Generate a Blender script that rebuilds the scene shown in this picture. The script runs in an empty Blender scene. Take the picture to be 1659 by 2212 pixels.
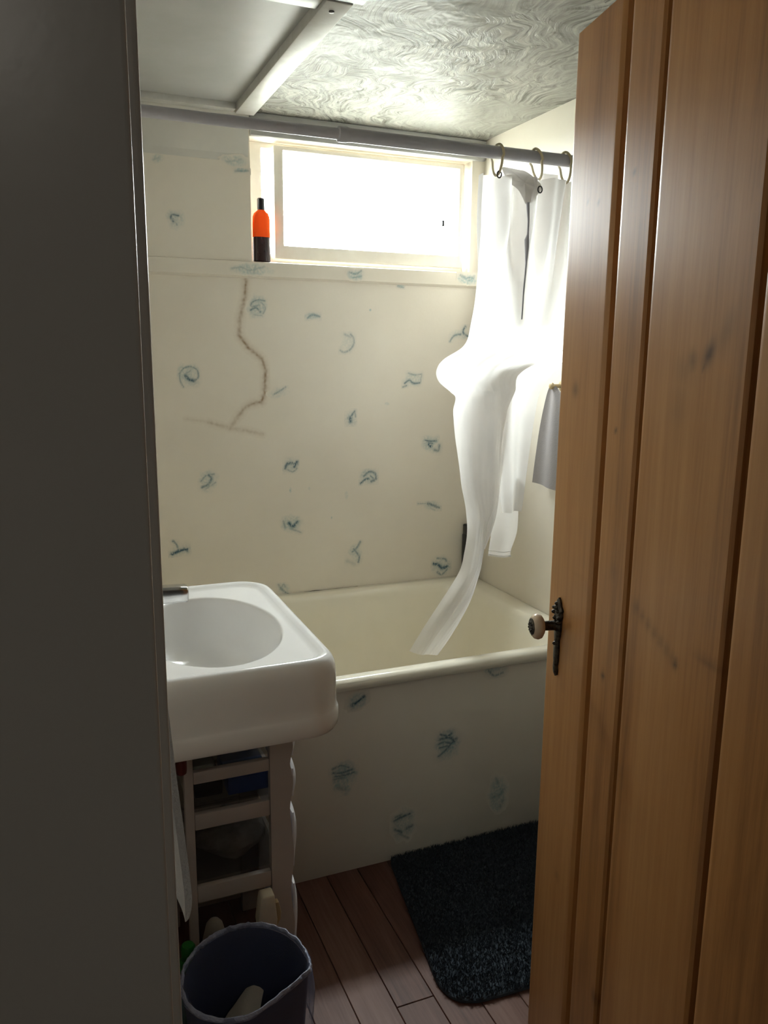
import bpy, bmesh, math, random
import numpy as np
from mathutils import Vector, Matrix, noise as mnoise

random.seed(7)
scene = bpy.context.scene
COL = scene.collection

# ------------------------------------------------------------------ camera
PITCH, YAW, ROLL = math.radians(11.23), math.radians(22.62), math.radians(0.575)
fwd = Vector((math.sin(YAW) * math.cos(PITCH), math.cos(YAW) * math.cos(PITCH), -math.sin(PITCH)))
r0 = Vector((math.cos(YAW), -math.sin(YAW), 0))
u0 = r0.cross(fwd)
rgt = r0 * math.cos(ROLL) + u0 * math.sin(ROLL)
upv = u0 * math.cos(ROLL) - r0 * math.sin(ROLL)
cam_data = bpy.data.cameras.new('camera')
cam = bpy.data.objects.new('camera', cam_data)
COL.objects.link(cam)
cam_data.sensor_fit = 'VERTICAL'
cam_data.sensor_height = 24.0
cam_data.lens = 24.0 * 1740.0 / 2212.0
cam_data.clip_start = 0.02
cam.matrix_world = Matrix(((rgt.x, upv.x, -fwd.x, 0), (rgt.y, upv.y, -fwd.y, 0), (rgt.z, upv.z, -fwd.z, 1.38), (0, 0, 0, 1)))
scene.camera = cam

# ------------------------------------------------------------------ daylight
world = bpy.data.worlds.new('overcast_sky')
scene.world = world
world.use_nodes = True
bg = world.node_tree.nodes['Background']
bg.inputs['Color'].default_value = (0.93, 0.97, 1.0, 1)
bg.inputs['Strength'].default_value = 36.0
# standard overcast sky: the zenith is three times as bright as the horizon
wt = world.node_tree
w_tc = wt.nodes.new('ShaderNodeTexCoord'); w_sp = wt.nodes.new('ShaderNodeSeparateXYZ')
w_mx = wt.nodes.new('ShaderNodeMath'); w_mx.operation = 'MAXIMUM'; w_mx.inputs[1].default_value = 0.0
w_ma = wt.nodes.new('ShaderNodeMath'); w_ma.operation = 'MULTIPLY_ADD'; w_ma.inputs[1].default_value = 72.0; w_ma.inputs[2].default_value = 36.0
wt.links.new(w_tc.outputs['Generated'], w_sp.inputs[0]); wt.links.new(w_sp.outputs['Z'], w_mx.inputs[0])
wt.links.new(w_mx.outputs[0], w_ma.inputs[0]); wt.links.new(w_ma.outputs[0], bg.inputs['Strength'])
pd = bpy.data.lights.new('window_portal', 'AREA')
pd.shape = 'RECTANGLE'; pd.size = 0.78; pd.size_y = 0.38
pd.cycles.is_portal = True
portal = bpy.data.objects.new('window_portal', pd)
COL.objects.link(portal)
portal.location = (1.008, 2.705, 1.84)
portal.rotation_euler = (math.radians(-90), 0, 0)
# fill lamp added behind the viewer to brighten the door casing (built further down)
FILL_LAMP_POWER = 0.9

vs = scene.view_settings
vs.view_transform = 'Standard'
vs.look = 'None'
vs.gamma = 1.0
vs.use_curve_mapping = False
vs.exposure = 0.5
cy = scene.cycles
cy.max_bounces = 14
cy.diffuse_bounces = 10
cy.glossy_bounces = 5
cy.transmission_bounces = 8
cy.transparent_max_bounces = 12
cy.sample_clamp_indirect = 12.0
cy.caustics_reflective = False
cy.caustics_refractive = False

# ------------------------------------------------------------------ helpers
class MB:
    """collects verts and faces and links them as one mesh object"""
    def __init__(self):
        self.v = []; self.f = []
    def box(self, x0, x1, y0, y1, z0, z1):
        i = len(self.v)
        self.v += [(x0, y0, z0), (x1, y0, z0), (x1, y1, z0), (x0, y1, z0), (x0, y0, z1), (x1, y0, z1), (x1, y1, z1), (x0, y1, z1)]
        for q in ((3, 2, 1, 0), (4, 5, 6, 7), (0, 1, 5, 4), (1, 2, 6, 5), (2, 3, 7, 6), (3, 0, 4, 7)):
            self.f.append(tuple(i + k for k in q))
        return self
    def loft(self, rings, closed=True, cap0=False, cap1=False):
        i = len(self.v); n = len(rings[0])
        for r in rings:
            self.v += [tuple(p) for p in r]
        for a in range(len(rings) - 1):
            for b in range(n if closed else n - 1):
                c = (b + 1) % n
                self.f.append((i + a * n + b, i + a * n + c, i + (a + 1) * n + c, i + (a + 1) * n + b))
        if cap0: self.f.append(tuple(i + k for k in reversed(range(n))))
        if cap1: self.f.append(tuple(i + (len(rings) - 1) * n + k for k in range(n)))
        return self
    def tube(self, pts, rad, n=12, caps=True):
        pts = [Vector(p) for p in pts]; rings = []; up = None
        for k, p in enumerate(pts):
            t = (pts[min(k + 1, len(pts) - 1)] - pts[max(k - 1, 0)]).normalized()
            if up is None:
                up = Vector((0, 0, 1)) if abs(t.z) < .9 else Vector((1, 0, 0))
            a = t.cross(up).normalized(); b = a.cross(t).normalized(); up = b
            rr = rad[k] if isinstance(rad, (list, tuple)) else rad
            rings.append([p + a * (rr * math.cos(2 * math.pi * j / n)) + b * (rr * math.sin(2 * math.pi * j / n)) for j in range(n)])
        return self.loft(rings, True, caps, caps)
    def lathe(self, prof, origin=(0, 0, 0), axis='z', n=32, sx=1.0, sy=1.0):
        o = Vector(origin); rings = []
        for r, h in prof:
            ring = []
            for j in range(n):
                a = 2 * math.pi * j / n
                c, s = r * math.cos(a) * sx, r * math.sin(a) * sy
                ring.append(o + (Vector((c, s, h)) if axis == 'z' else Vector((c, h, s)) if axis == 'y' else Vector((h, c, s))))
            rings.append(ring)
        return self.loft(rings, True, True, True)
    def ring(self, xo0, xo1, zo0, zo1, xi0, xi1, zi0, zi1, y0, y1):
        """rectangular frame in the XZ plane"""
        o = [(xo0, zo0), (xo1, zo0), (xo1, zo1), (xo0, zo1)]
        q = [(xi0, zi0), (xi1, zi0), (xi1, zi1), (xi0, zi1)]
        r = [[(x, y0, z) for x, z in o], [(x, y0, z) for x, z in q], [(x, y1, z) for x, z in q], [(x, y1, z) for x, z in o], [(x, y0, z) for x, z in o]]
        return self.loft(r, True)
    def build(self, name, mat, parent=None, smooth=False, bevel=0, segs=2, kind=None, weld=True):
        me = bpy.data.meshes.new(name)
        me.from_pydata([tuple(p) for p in self.v], [], self.f)
        bm = bmesh.new(); bm.from_mesh(me)
        if weld: bmesh.ops.remove_doubles(bm, verts=bm.verts, dist=1e-6)
        bmesh.ops.recalc_face_normals(bm, faces=bm.faces)
        if bevel:
            ed = [e for e in bm.edges if len(e.link_faces) == 2 and e.calc_face_angle(0) > .6]
            bmesh.ops.bevel(bm, geom=ed, offset=bevel, segments=segs, profile=.5, affect='EDGES', clamp_overlap=True)
        bm.to_mesh(me); bm.free()
        if smooth or bevel:
            me.shade_smooth()
            me.set_sharp_from_angle(angle=math.radians(38))
        return link(name, me, mat, parent, kind)

def link(name, me, mat, parent=None, kind=None):
    o = bpy.data.objects.new(name, me)
    COL.objects.link(o)
    if mat is not None:
        me.materials.clear(); me.materials.append(mat)
    if parent is not None: o.parent = parent
    if kind: o['kind'] = kind
    return o

def tag(o, label, cat, group=None, kind=None):
    o['label'] = label; o['category'] = cat
    if group: o['group'] = group
    if kind: o['kind'] = kind
    return o

def thing(name, label, cat, loc=(0, 0, 0), group=None):
    o = bpy.data.objects.new(name, None)
    o.empty_display_size = .05
    COL.objects.link(o); o.location = loc
    return tag(o, label, cat, group)

def rrect(x0, x1, y0, y1, rads, n=10):
    """rounded rectangle, corners in order (x0y0, x1y0, x1y1, x0y1), n points each"""
    P = []
    for (cx, cy, a0), r in zip(((x0, y0, 180), (x1, y0, 270), (x1, y1, 0), (x0, y1, 90)), rads):
        ox = cx + (r if cx == x0 else -r); oy = cy + (r if cy == y0 else -r)
        for k in range(n):
            a = math.radians(a0 + 90 * k / (n - 1))
            P.append((ox + r * math.cos(a), oy + r * math.sin(a)))
    return P

# ------------------------------------------------------------------ materials
def nmat(name):
    m = bpy.data.materials.new(name); m.use_nodes = True
    nt = m.node_tree; p = nt.nodes['Principled BSDF']
    return m, nt, p
def N(nt, t, **kw):
    n = nt.nodes.new(t)
    for k, v in kw.items():
        if hasattr(n, k): setattr(n, k, v)
        else: n.inputs[k].default_value = v
    return n
def ramp(nt, fac, stops):
    r = nt.nodes.new('ShaderNodeValToRGB')
    e = r.color_ramp.elements
    while len(e) < len(stops): e.new(.5)
    for q, (pos, c) in zip(e, stops):
        q.position = pos; q.color = c if len(c) == 4 else (*c, 1)
    nt.links.new(fac, r.inputs['Fac'])
    return r.outputs['Color']
def coords(nt, scale=(1, 1, 1), out='Position', rot=(0, 0, 0)):
    if out == 'Position': s = N(nt, 'ShaderNodeNewGeometry').outputs['Position']
    else: s = N(nt, 'ShaderNodeTexCoord').outputs[out]
    mp = N(nt, 'ShaderNodeMapping'); mp.inputs['Scale'].default_value = scale; mp.inputs['Rotation'].default_value = rot
    nt.links.new(s, mp.inputs['Vector'])
    return mp.outputs['Vector']
def noise(nt, vec, scale, detail=4, rough=.55, dist=0):
    n = N(nt, 'ShaderNodeTexNoise'); n.inputs['Scale'].default_value = scale; n.inputs['Detail'].default_value = detail
    n.inputs['Roughness'].default_value = rough; n.inputs['Distortion'].default_value = dist
    nt.links.new(vec, n.inputs['Vector'])
    return n
def bump(nt, p, h, strength, dist):
    b = N(nt, 'ShaderNodeBump'); b.inputs['Strength'].default_value = strength; b.inputs['Distance'].default_value = dist
    nt.links.new(h, b.inputs['Height']); nt.links.new(b.outputs['Normal'], p.inputs['Normal'])
def plain(name, c0, rough=.5, c1=None, nscale=20, metal=0, bstr=0, bscale=200, bdist=.001, coat=0, stretch=(1, 1, 1), out='Position', spec=.5):
    m, nt, p = nmat(name)
    c1 = c1 or tuple(x * .88 for x in c0)
    v = coords(nt, stretch, out)
    col = ramp(nt, noise(nt, v, nscale).outputs['Fac'], [(.35, c1), (.65, c0)])
    nt.links.new(col, p.inputs['Base Color'])
    p.inputs['Roughness'].default_value = rough; p.inputs['Metallic'].default_value = metal
    p.inputs['Coat Weight'].default_value = coat; p.inputs['Specular IOR Level'].default_value = spec
    if bstr: bump(nt, p, noise(nt, v, bscale, 3).outputs['Fac'], bstr, bdist)
    return m

WALL_A, WALL_B = (.70, .65, .57), (.76, .715, .635)
def wall_paint(name, painted=False):
    m, nt, p = nmat(name)
    v = coords(nt)
    base = ramp(nt, noise(nt, v, 3.0, 5).outputs['Fac'], [(.3, WALL_A), (.7, WALL_B)])
    if painted:
        at = N(nt, 'ShaderNodeAttribute', attribute_name='paint')
        mx = N(nt, 'ShaderNodeMix', data_type='RGBA')
        nt.links.new(at.outputs['Alpha'], mx.inputs[0]); nt.links.new(base, mx.inputs[6]); nt.links.new(at.outputs['Color'], mx.inputs[7])
        base = mx.outputs[2]
    nt.links.new(base, p.inputs['Base Color'])
    p.inputs['Roughness'].default_value = .42
    bump(nt, p, noise(nt, v, 55, 4).outputs['Fac'], .18, .002)
    return m
M = {}
M['wall'] = wall_paint('cream_wall_paint')
M['wall_daub'] = wall_paint('cream_wall_paint_with_blue_sponging', True)

def plaster():
    m, nt, p = nmat('trowelled_ceiling_plaster')
    v = coords(nt)
    def strokes(scale, seed, stretch, dist):
        """brush strokes whose direction changes from patch to patch and bends within each"""
        sh = N(nt, 'ShaderNodeVectorMath', operation='ADD'); nt.links.new(v, sh.inputs[0]); sh.inputs[1].default_value = (seed, seed * 1.7, 0)
        wn = noise(nt, sh.outputs[0], scale * .9, 2)
        ms = N(nt, 'ShaderNodeVectorMath', operation='MULTIPLY_ADD'); nt.links.new(wn.outputs['Color'], ms.inputs[0]); ms.inputs[1].default_value = (.08, .08, 0); nt.links.new(sh.outputs[0], ms.inputs[2])
        vo = N(nt, 'ShaderNodeTexVoronoi', voronoi_dimensions='2D'); vo.inputs['Scale'].default_value = scale
        nt.links.new(ms.outputs[0], vo.inputs['Vector'])
        an = N(nt, 'ShaderNodeMath', operation='MULTIPLY_ADD'); nt.links.new(vo.outputs['Color'], an.inputs[0]); an.inputs[1].default_value = 1.7
        bend = N(nt, 'ShaderNodeMath', operation='MULTIPLY'); nt.links.new(vo.outputs['Distance'], bend.inputs[0]); bend.inputs[1].default_value = 1.5
        nt.links.new(bend.outputs[0], an.inputs[2])
        lc = N(nt, 'ShaderNodeVectorMath', operation='SUBTRACT'); nt.links.new(ms.outputs[0], lc.inputs[0]); nt.links.new(vo.outputs['Position'], lc.inputs[1])
        ro = N(nt, 'ShaderNodeVectorRotate', rotation_type='Z_AXIS'); nt.links.new(lc.outputs[0], ro.inputs['Vector']); nt.links.new(an.outputs[0], ro.inputs['Angle'])
        mp = N(nt, 'ShaderNodeMapping'); mp.inputs['Scale'].default_value = (stretch, 1, 1); nt.links.new(ro.outputs[0], mp.inputs['Vector'])
        sd = N(nt, 'ShaderNodeVectorMath', operation='MULTIPLY_ADD'); nt.links.new(vo.outputs['Color'], sd.inputs[0]); sd.inputs[1].default_value = (7, 5, 9); nt.links.new(mp.outputs[0], sd.inputs[2])
        return noise(nt, sd.outputs[0], 62, 5, .65, dist).outputs['Fac']
    s1 = strokes(5.5, 0.3, .075, .10); s2 = strokes(9.0, 4.1, .11, .15)
    pat = noise(nt, v, 6, 4, .6).outputs['Fac']
    pr = ramp(nt, pat, [(.38, (0, 0, 0)), (.60, (1, 1, 1))])
    mx = N(nt, 'ShaderNodeMix', data_type='FLOAT'); nt.links.new(pr, mx.inputs[0]); nt.links.new(s1, mx.inputs[2]); nt.links.new(s2, mx.inputs[3])
    # broad areas were smoothed over: strokes fade out there
    sm = ramp(nt, noise(nt, v, 2.3, 3, .6).outputs['Fac'], [(.40, (.12, .12, .12)), (.60, (1, 1, 1))])
    m0 = N(nt, 'ShaderNodeMix', data_type='FLOAT'); nt.links.new(sm, m0.inputs[0]); m0.inputs[2].default_value = .485; nt.links.new(mx.outputs[0], m0.inputs[3])
    mx = m0
    col = ramp(nt, mx.outputs[0], [(.40, (.10, .097, .075)), (.475, (.25, .248, .222)), (.57, (.42, .415, .375))])  # stroke hollows darker, ridges paler: uneven paint plus relief shading put in colour
    nt.links.new(col, p.inputs['Base Color'])
    p.inputs['Roughness'].default_value = .40; p.inputs['Specular IOR Level'].default_value = .16
    h2 = N(nt, 'ShaderNodeMath', operation='MULTIPLY_ADD'); nt.links.new(pat, h2.inputs[0]); h2.inputs[1].default_value = 1.2; nt.links.new(mx.outputs[0], h2.inputs[2])
    bump(nt, p, h2.outputs[0], 1.0, .009)
    return m
M['plaster'] = plaster()
M['ceil_paint'] = plain('pale_ceiling_paint', (.42, .425, .42), .45, (.38, .385, .375), 6, bstr=.12, bscale=40, bdist=.002)
M['batten'] = plain('pale_batten_paint', (.54, .54, .52), .4, (.47, .47, .44), 25, bstr=.1, bscale=60)
M['casing'] = plain('grey_white_gloss_paint', (.72, .71, .68), .3, (.69, .68, .64), 5, bstr=.06, bscale=70, bdist=.002)
M['sash'] = plain('white_window_paint', (.82, .79, .72), .4, (.78, .74, .66), 20)
M['enamel'] = plain('cream_bath_enamel', (.84, .80, .69), .16, (.81, .77, .66), 6)
M['rim_enamel'] = M['enamel']
M['porcelain'] = plain('white_porcelain', (.82, .82, .82), .14, (.79, .79, .79), 8)
M['chrome'] = plain('chrome', (.62, .61, .60), .16, (.55, .54, .53), 40, metal=1)
M['rod'] = plain('grey_white_rod_enamel', (.50, .50, .56), .32, (.46, .46, .52), 30)
M['ring'] = plain('cream_plastic_ring', (.66, .58, .38), .35)
M['bronze'] = plain('aged_bronze', (.10, .085, .065), .38, (.035, .03, .028), 160, metal=.9, bstr=.5, bscale=260, bdist=.002)
M['knob'] = plain('cream_porcelain_knob', (.62, .50, .38), .18, (.58, .46, .35), 30)
M['tower'] = plain('white_tower_plastic', (.50, .46, .44), .35, (.47, .43, .41), 12)
M['rug'] = plain('dark_slate_pile', (.060, .073, .088), .95, (.046, .057, .07), 90, spec=.1)
M['black'] = plain('black_plastic', (.012, .012, .014), .3)
M['dark_liquid'] = plain('dark_brown_liquid', (.030, .008, .008), .2)
M['print_white'] = plain('white_print', (.6, .58, .55), .5)
M['print_orange'] = plain('orange_print', (.65, .28, .12), .5)
M['caulk'] = plain('dark_gap', (.03, .022, .015), .8)
M['green'] = plain('green_plastic', (.012, .16, .02), .35)
M['grey_cap'] = plain('grey_beige_plastic', (.22, .20, .17), .5)
M['cap_white'] = plain('cream_white_plastic', (.62, .57, .45), .4)
M['cap_tan'] = plain('tan_plastic', (.42, .32, .17), .5)
M['bin'] = plain('navy_bin_plastic', (.012, .018, .055), .35)
M['paper'] = plain('white_paper_scrap', (.42, .39, .34), .8, bstr=.3, bscale=60, bdist=.003)
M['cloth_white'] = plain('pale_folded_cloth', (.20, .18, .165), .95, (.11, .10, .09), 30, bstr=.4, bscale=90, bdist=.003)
M['blue_box'] = plain('dark_blue_box', (.03, .07, .26), .4)
M['teal_pack'] = plain('dull_teal_pack', (.10, .14, .13), .5)
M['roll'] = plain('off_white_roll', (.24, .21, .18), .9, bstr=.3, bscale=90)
M['redbrown'] = plain('dark_red_paint', (.10, .012, .010), .45)
M['copper'] = plain('tarnished_copper', (.16, .08, .05), .4, metal=.8)
M['dark_metal'] = plain('dark_steel', (.08, .08, .08), .4, metal=.8)
M['hall_wall'] = plain('hall_paint', (.42, .39, .34), .6, (.39, .36, .31), 5)
M['ground'] = plain('grey_gravel', (.18, .175, .155), .9, (.14, .137, .115), 30)
M['lamp_glass'] = plain('milk_glass', (.8, .78, .72), .4)

def wood(name, c0, c1, c2, rough, axis='z', gscale=26, knots=False):
    m, nt, p = nmat(name)
    st = {'z': (1, 1, .045), 'y': (1, .05, 1)}[axis]
    oi = N(nt, 'ShaderNodeObjectInfo')
    rnd = N(nt, 'ShaderNodeVectorMath', operation='MULTIPLY_ADD')
    cb = N(nt, 'ShaderNodeCombineXYZ')
    for k in ('X', 'Y', 'Z'): nt.links.new(oi.outputs['Random'], cb.inputs[k])
    nt.links.new(cb.outputs[0], rnd.inputs[0]); rnd.inputs[1].default_value = (3.1, 1.7, 5.3)
    v = coords(nt, st, 'Object'); nt.links.new(v, rnd.inputs[2])
    big = noise(nt, rnd.outputs[0], gscale * .32, 3, .5, .6)
    fine = noise(nt, rnd.outputs[0], gscale * 4, 4, .65)
    mix = N(nt, 'ShaderNodeMath', operation='MULTIPLY_ADD'); nt.links.new(fine.outputs['Fac'], mix.inputs[0]); mix.inputs[1].default_value = .42
    sc = N(nt, 'ShaderNodeMath', operation='MULTIPLY'); nt.links.new(big.outputs['Fac'], sc.inputs[0]); sc.inputs[1].default_value = .62
    nt.links.new(sc.outputs[0], mix.inputs[2])
    col = ramp(nt, mix.outputs[0], [(.34, c0), (.5, c1), (.68, c2)])
    if knots:
        at = N(nt, 'ShaderNodeAttribute', attribute_name='paint')
        mx = N(nt, 'ShaderNodeMix', data_type='RGBA')
        nt.links.new(at.outputs['Alpha'], mx.inputs[0]); nt.links.new(col, mx.inputs[6]); nt.links.new(at.outputs['Color'], mx.inputs[7])
        col = mx.outputs[2]
    nt.links.new(col, p.inputs['Base Color'])
    p.inputs['Roughness'].default_value = rough
    p.inputs['Specular IOR Level'].default_value = .32
    bump(nt, p, fine.outputs['Fac'], .12, .001)
    return m
M['pine'] = wood('stained_pine', (.26, .115, .040), (.42, .200, .070), (.51, .265, .102), .36, 'z', 26, True)
M['floor'] = wood('red_brown_floor_board', (.065, .027, .020), (.125, .056, .040), (.18, .095, .072), .5, 'y', 34)

def cloth(name, c, trans, thru=0.0, bsc=600, bstr=.1):
    m, nt, p = nmat(name)
    nt.nodes.remove(p)
    out = nt.nodes['Material Output']
    v = coords(nt)
    col = ramp(nt, noise(nt, v, 12, 3).outputs['Fac'], [(.3, tuple(x * .95 for x in c)), (.7, c)])
    d = N(nt, 'ShaderNodeBsdfDiffuse'); t = N(nt, 'ShaderNodeBsdfTranslucent'); mx = N(nt, 'ShaderNodeMixShader')
    nt.links.new(col, d.inputs['Color']); nt.links.new(col, t.inputs['Color'])
    mx.inputs[0].default_value = trans
    nt.links.new(d.outputs[0], mx.inputs[1]); nt.links.new(t.outputs[0], mx.inputs[2])
    b = N(nt, 'ShaderNodeBump'); b.inputs['Strength'].default_value = bstr; b.inputs['Distance'].default_value = .002
    nt.links.new(noise(nt, v, bsc, 2).outputs['Fac'], b.inputs['Height'])
    nt.links.new(b.outputs[0], d.inputs['Normal'])
    last = mx
    if thru:
        tr = N(nt, 'ShaderNodeBsdfTransparent'); m2 = N(nt, 'ShaderNodeMixShader'); m2.inputs[0].default_value = thru
        nt.links.new(mx.outputs[0], m2.inputs[1]); nt.links.new(tr.outputs[0], m2.inputs[2]); last = m2
    nt.links.new(last.outputs[0], out.inputs['Surface'])
    return m
M['curtain'] = cloth('white_curtain_fabric', (.84, .82, .80), .42)
M['liner'] = cloth('sheer_white_liner', (.84, .82, .80), .5, .12)
M['wash_cloth'] = cloth('grey_wash_cloth', (.33, .31, .31), .15, 0, 300, .5)
M['towel'] = cloth('white_terry', (.45, .435, .43), .1, 0, 380, .9)
M['amber'] = cloth('amber_plastic', (.62, .15, .035), .36)
M['bag'] = cloth('blue_grey_bin_bag', (.26, .30, .46), .35, .66, 120, .6)
M['bag_fold'] = plain('blue_grey_bin_bag_fold', (.34, .37, .50), .3, (.24, .27, .38), 60, bstr=.8, bscale=140, bdist=.004)  # opaque folded bag, coloured paler so the rim looks lit
M['cove'] = plain('cove_paint', (.64, .625, .58), .5, (.58, .57, .53), 6)
M['clear'] = cloth('smoky_clear_plastic', (.12, .12, .12), .4, .86)

def glass():
    m, nt, p = nmat('window_glass'); nt.nodes.remove(p)
    out = nt.nodes['Material Output']
    t = N(nt, 'ShaderNodeBsdfTransparent'); t.inputs['Color'].default_value = (.95, .96, .95, 1)
    g = N(nt, 'ShaderNodeBsdfGlossy'); g.inputs['Roughness'].default_value = .03
    lw = N(nt, 'ShaderNodeLayerWeight'); lw.inputs['Blend'].default_value = .5
    pw = N(nt, 'ShaderNodeMath', operation='POWER'); nt.links.new(lw.outputs['Facing'], pw.inputs[0]); pw.inputs[1].default_value = 5.0
    fr = N(nt, 'ShaderNodeMath', operation='MULTIPLY_ADD'); nt.links.new(pw.outputs[0], fr.inputs[0]); fr.inputs[1].default_value = .7; fr.inputs[2].default_value = .04
    mx = N(nt, 'ShaderNodeMixShader')
    nt.links.new(fr.outputs[0], mx.inputs[0]); nt.links.new(t.outputs[0], mx.inputs[1]); nt.links.new(g.outputs[0], mx.inputs[2])
    nt.links.new(mx.outputs[0], out.inputs['Surface'])
    return m
M['glass'] = glass()

# ------------------------------------------------------------------ painted marks (thin coats lying on the surface)
def seg_dist(P, a, b):
    a = np.array(a); b = np.array(b); d = b - a
    t = np.clip(((P - a) @ d) / max(d @ d, 1e-12), 0, 1)
    return np.hypot(*(P - (a + t[:, None] * d)).T), t
def paint_patch(name, mat, y, cells, parent, fn, x0, x1, z0, z1, h, cut=.02, axes='xz', yoff=None):
    """grid patch whose 'paint' attribute comes from fn(P) -> rgb, alpha; cells without paint are dropped"""
    nx, nz = max(2, int((x1 - x0) / h) + 1), max(2, int((z1 - z0) / h) + 1)
    X, Z = np.meshgrid(np.linspace(x0, x1, nx), np.linspace(z0, z1, nz))
    P = np.stack([X.ravel(), Z.ravel()], 1)
    rgb, al = fn(P)
    idx = np.arange(nx * nz).reshape(nz, nx)
    q = np.stack([idx[:-1, :-1], idx[:-1, 1:], idx[1:, 1:], idx[1:, :-1]], -1).reshape(-1, 4)
    q = q[al[q].max(1) > cut]
    if len(q) == 0: return None
    used = np.unique(q); remap = -np.ones(nx * nz, int); remap[used] = np.arange(len(used))
    yy = np.full(len(used), y) if yoff is None else y + yoff[used]
    V = np.stack([P[used, 0], yy, P[used, 1]], 1)
    me = bpy.data.meshes.new(name)
    me.from_pydata(V.tolist(), [], remap[q].tolist())
    at = me.color_attributes.new('paint', 'FLOAT_COLOR', 'POINT')
    at.data.foreach_set('color', np.concatenate([rgb[used], al[used, None]], 1).astype(np.float32).ravel())
    me.shade_smooth()
    return link(name, me, mat, parent)
def vnoise(P, s, seed=0):
    return np.array([mnoise.noise(Vector((p[0] * s, p[1] * s, seed * 7.31))) for p in P])
BLOB, INK = np.array((.30, .44, .45)), np.array((.015, .075, .125))
def rounded_path(pts, k=5):
    if len(pts) < 3: return list(pts)
    out = []
    for i in range(len(pts) - 1):
        p0, p1, p2, p3 = (np.array(pts[min(max(j, 0), len(pts) - 1)]) for j in (i - 1, i, i + 1, i + 2))
        for q in range(k):
            f = q / k
            out.append(tuple(.5 * ((2 * p1) + (p2 - p0) * f + (2 * p0 - 5 * p1 + 4 * p2 - p3) * f * f + (3 * p1 - p0 - 3 * p2 + p3) * f ** 3)))
    return out + [tuple(pts[-1])]
def daub(spec, y, parent, seed):
    cx, cz, rx, rz, ba, strokes = spec
    strokes = [(w, a, rounded_path(p)) for w, a, p in strokes]
    ext = [(cx - rx * 1.25, cz - rz * 1.25), (cx + rx * 1.25, cz + rz * 1.25)]
    for w, a, pts in strokes:
        for p in pts: ext += [(p[0] - w * 1.6, p[1] - w * 1.6), (p[0] + w * 1.6, p[1] + w * 1.6)]
    E = np.array(ext); x0, z0 = E.min(0); x1, z1 = E.max(0)
    def fn(P):
        n1 = vnoise(P, 45, seed); n2 = vnoise(P, 170, seed + 3); n3 = vnoise(P * np.array((1, .35)), 420, seed + 5)
        d = np.hypot((P[:, 0] - cx) / rx, (P[:, 1] - cz) / rz) + n1 * .38
        blob = 1.5 * ba * np.clip((1.10 - d) / .55, 0, 1) * (.60 + .65 * n2 + .35 * n3)
        ink = np.zeros(len(P))
        for w, a, pts in strokes:
            for s, e in zip(pts[:-1], pts[1:]):
                dd, t = seg_dist(P, s, e)
                dd = dd + n2 * w * .35
                wd = w * (.88 + .5 * n1)
                ink = np.maximum(ink, a * np.exp(-(np.maximum(dd, 0) / np.maximum(wd, w * .3)) ** 2) * np.clip(1.0 + .8 * n3 + .5 * n2, 0, 1))
                ink = np.maximum(ink, .34 * a * np.exp(-(np.maximum(dd + n1 * w, 0) / (w * 2.4)) ** 2) * np.clip(.7 + .8 * n2, 0, 1))
        blob = np.clip(blob, 0, 1); ink = np.clip(ink, 0, 1)
        al = 1 - (1 - blob) * (1 - ink)
        k = (ink / np.maximum(al, 1e-4))[:, None]
        k = np.clip(k * (.35 + .65 * ink[:, None]), 0, 1)
        return BLOB * (1 - k) + INK * k, al
    return paint_patch('paint_daub', M['wall_daub'], y, None, parent, fn, x0, x1, z0, z1, .0014)
def stain(paths, y, parent):
    E = np.array([p for c in paths for p in c]); x0, z0 = E.min(0) - .015; x1, z1 = E.max(0) + .015
    TAN = np.array((.30, .20, .115))
    store = {}
    def fn(P):
        n1 = vnoise(P, 30, 2); n2 = vnoise(P, 120, 4)
        al = np.zeros(len(P))
        for i, c in enumerate(paths):
            base = (1.1, .85, .65)[i]
            for k, (s, e) in enumerate(zip(c[:-1], c[1:])):
                dd, t = seg_dist(P, s, e)
                dd = np.abs(dd + n1 * .0025)
                wob = base * (.8 + .5 * n1)
                if i == 2: wob = wob * (.35 if k == 0 else .8)
                al = np.maximum(al, wob * (.62 * np.exp(-(dd / .0050) ** 2) + .34 * np.exp(-(dd / .014) ** 2)))
        al = np.clip(al * (.85 + .5 * n2), 0, 1)
        al[al < .03] = 0
        store['a'] = al
        return np.tile(TAN, (len(P), 1)), al
    o = paint_patch('water_stain', M['wall_daub'], y, None, parent, fn, x0, x1, z0, z1, .0022)
    return o

# ------------------------------------------------------------------ room shell
XL, XR, YF, YB, ZC = -.02, 1.44, .50, 2.59, 2.09
WX0, WX1, WZ0, WZ1 = .622, 1.393, 1.654, 2.022     # window opening
fl = MB().box(-1.0, XR + .1, -1.5, YB + .1, -.08, -.012).build('floor', M['floor'], kind='structure')
bw = .088
x = -.8
row = 0
while x < XR - .001:
    x1 = min(x + bw, XR)
    ys = [-1.4, -.35 + .31 * (row % 3) - .2 * (row % 2), .78 + .29 * ((row * 2) % 3), 1.86]
    for a, b in zip(ys[:-1], ys[1:]):
        if x1 - x > .01:
            pl = MB().box(x + .0006, x1 - .0006, a + .0006, b - .0006, -.012, random.uniform(-.0004, 0)).build('plank', M['floor'], fl, bevel=.0012, segs=1)
    x = x1; row += 1

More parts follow.
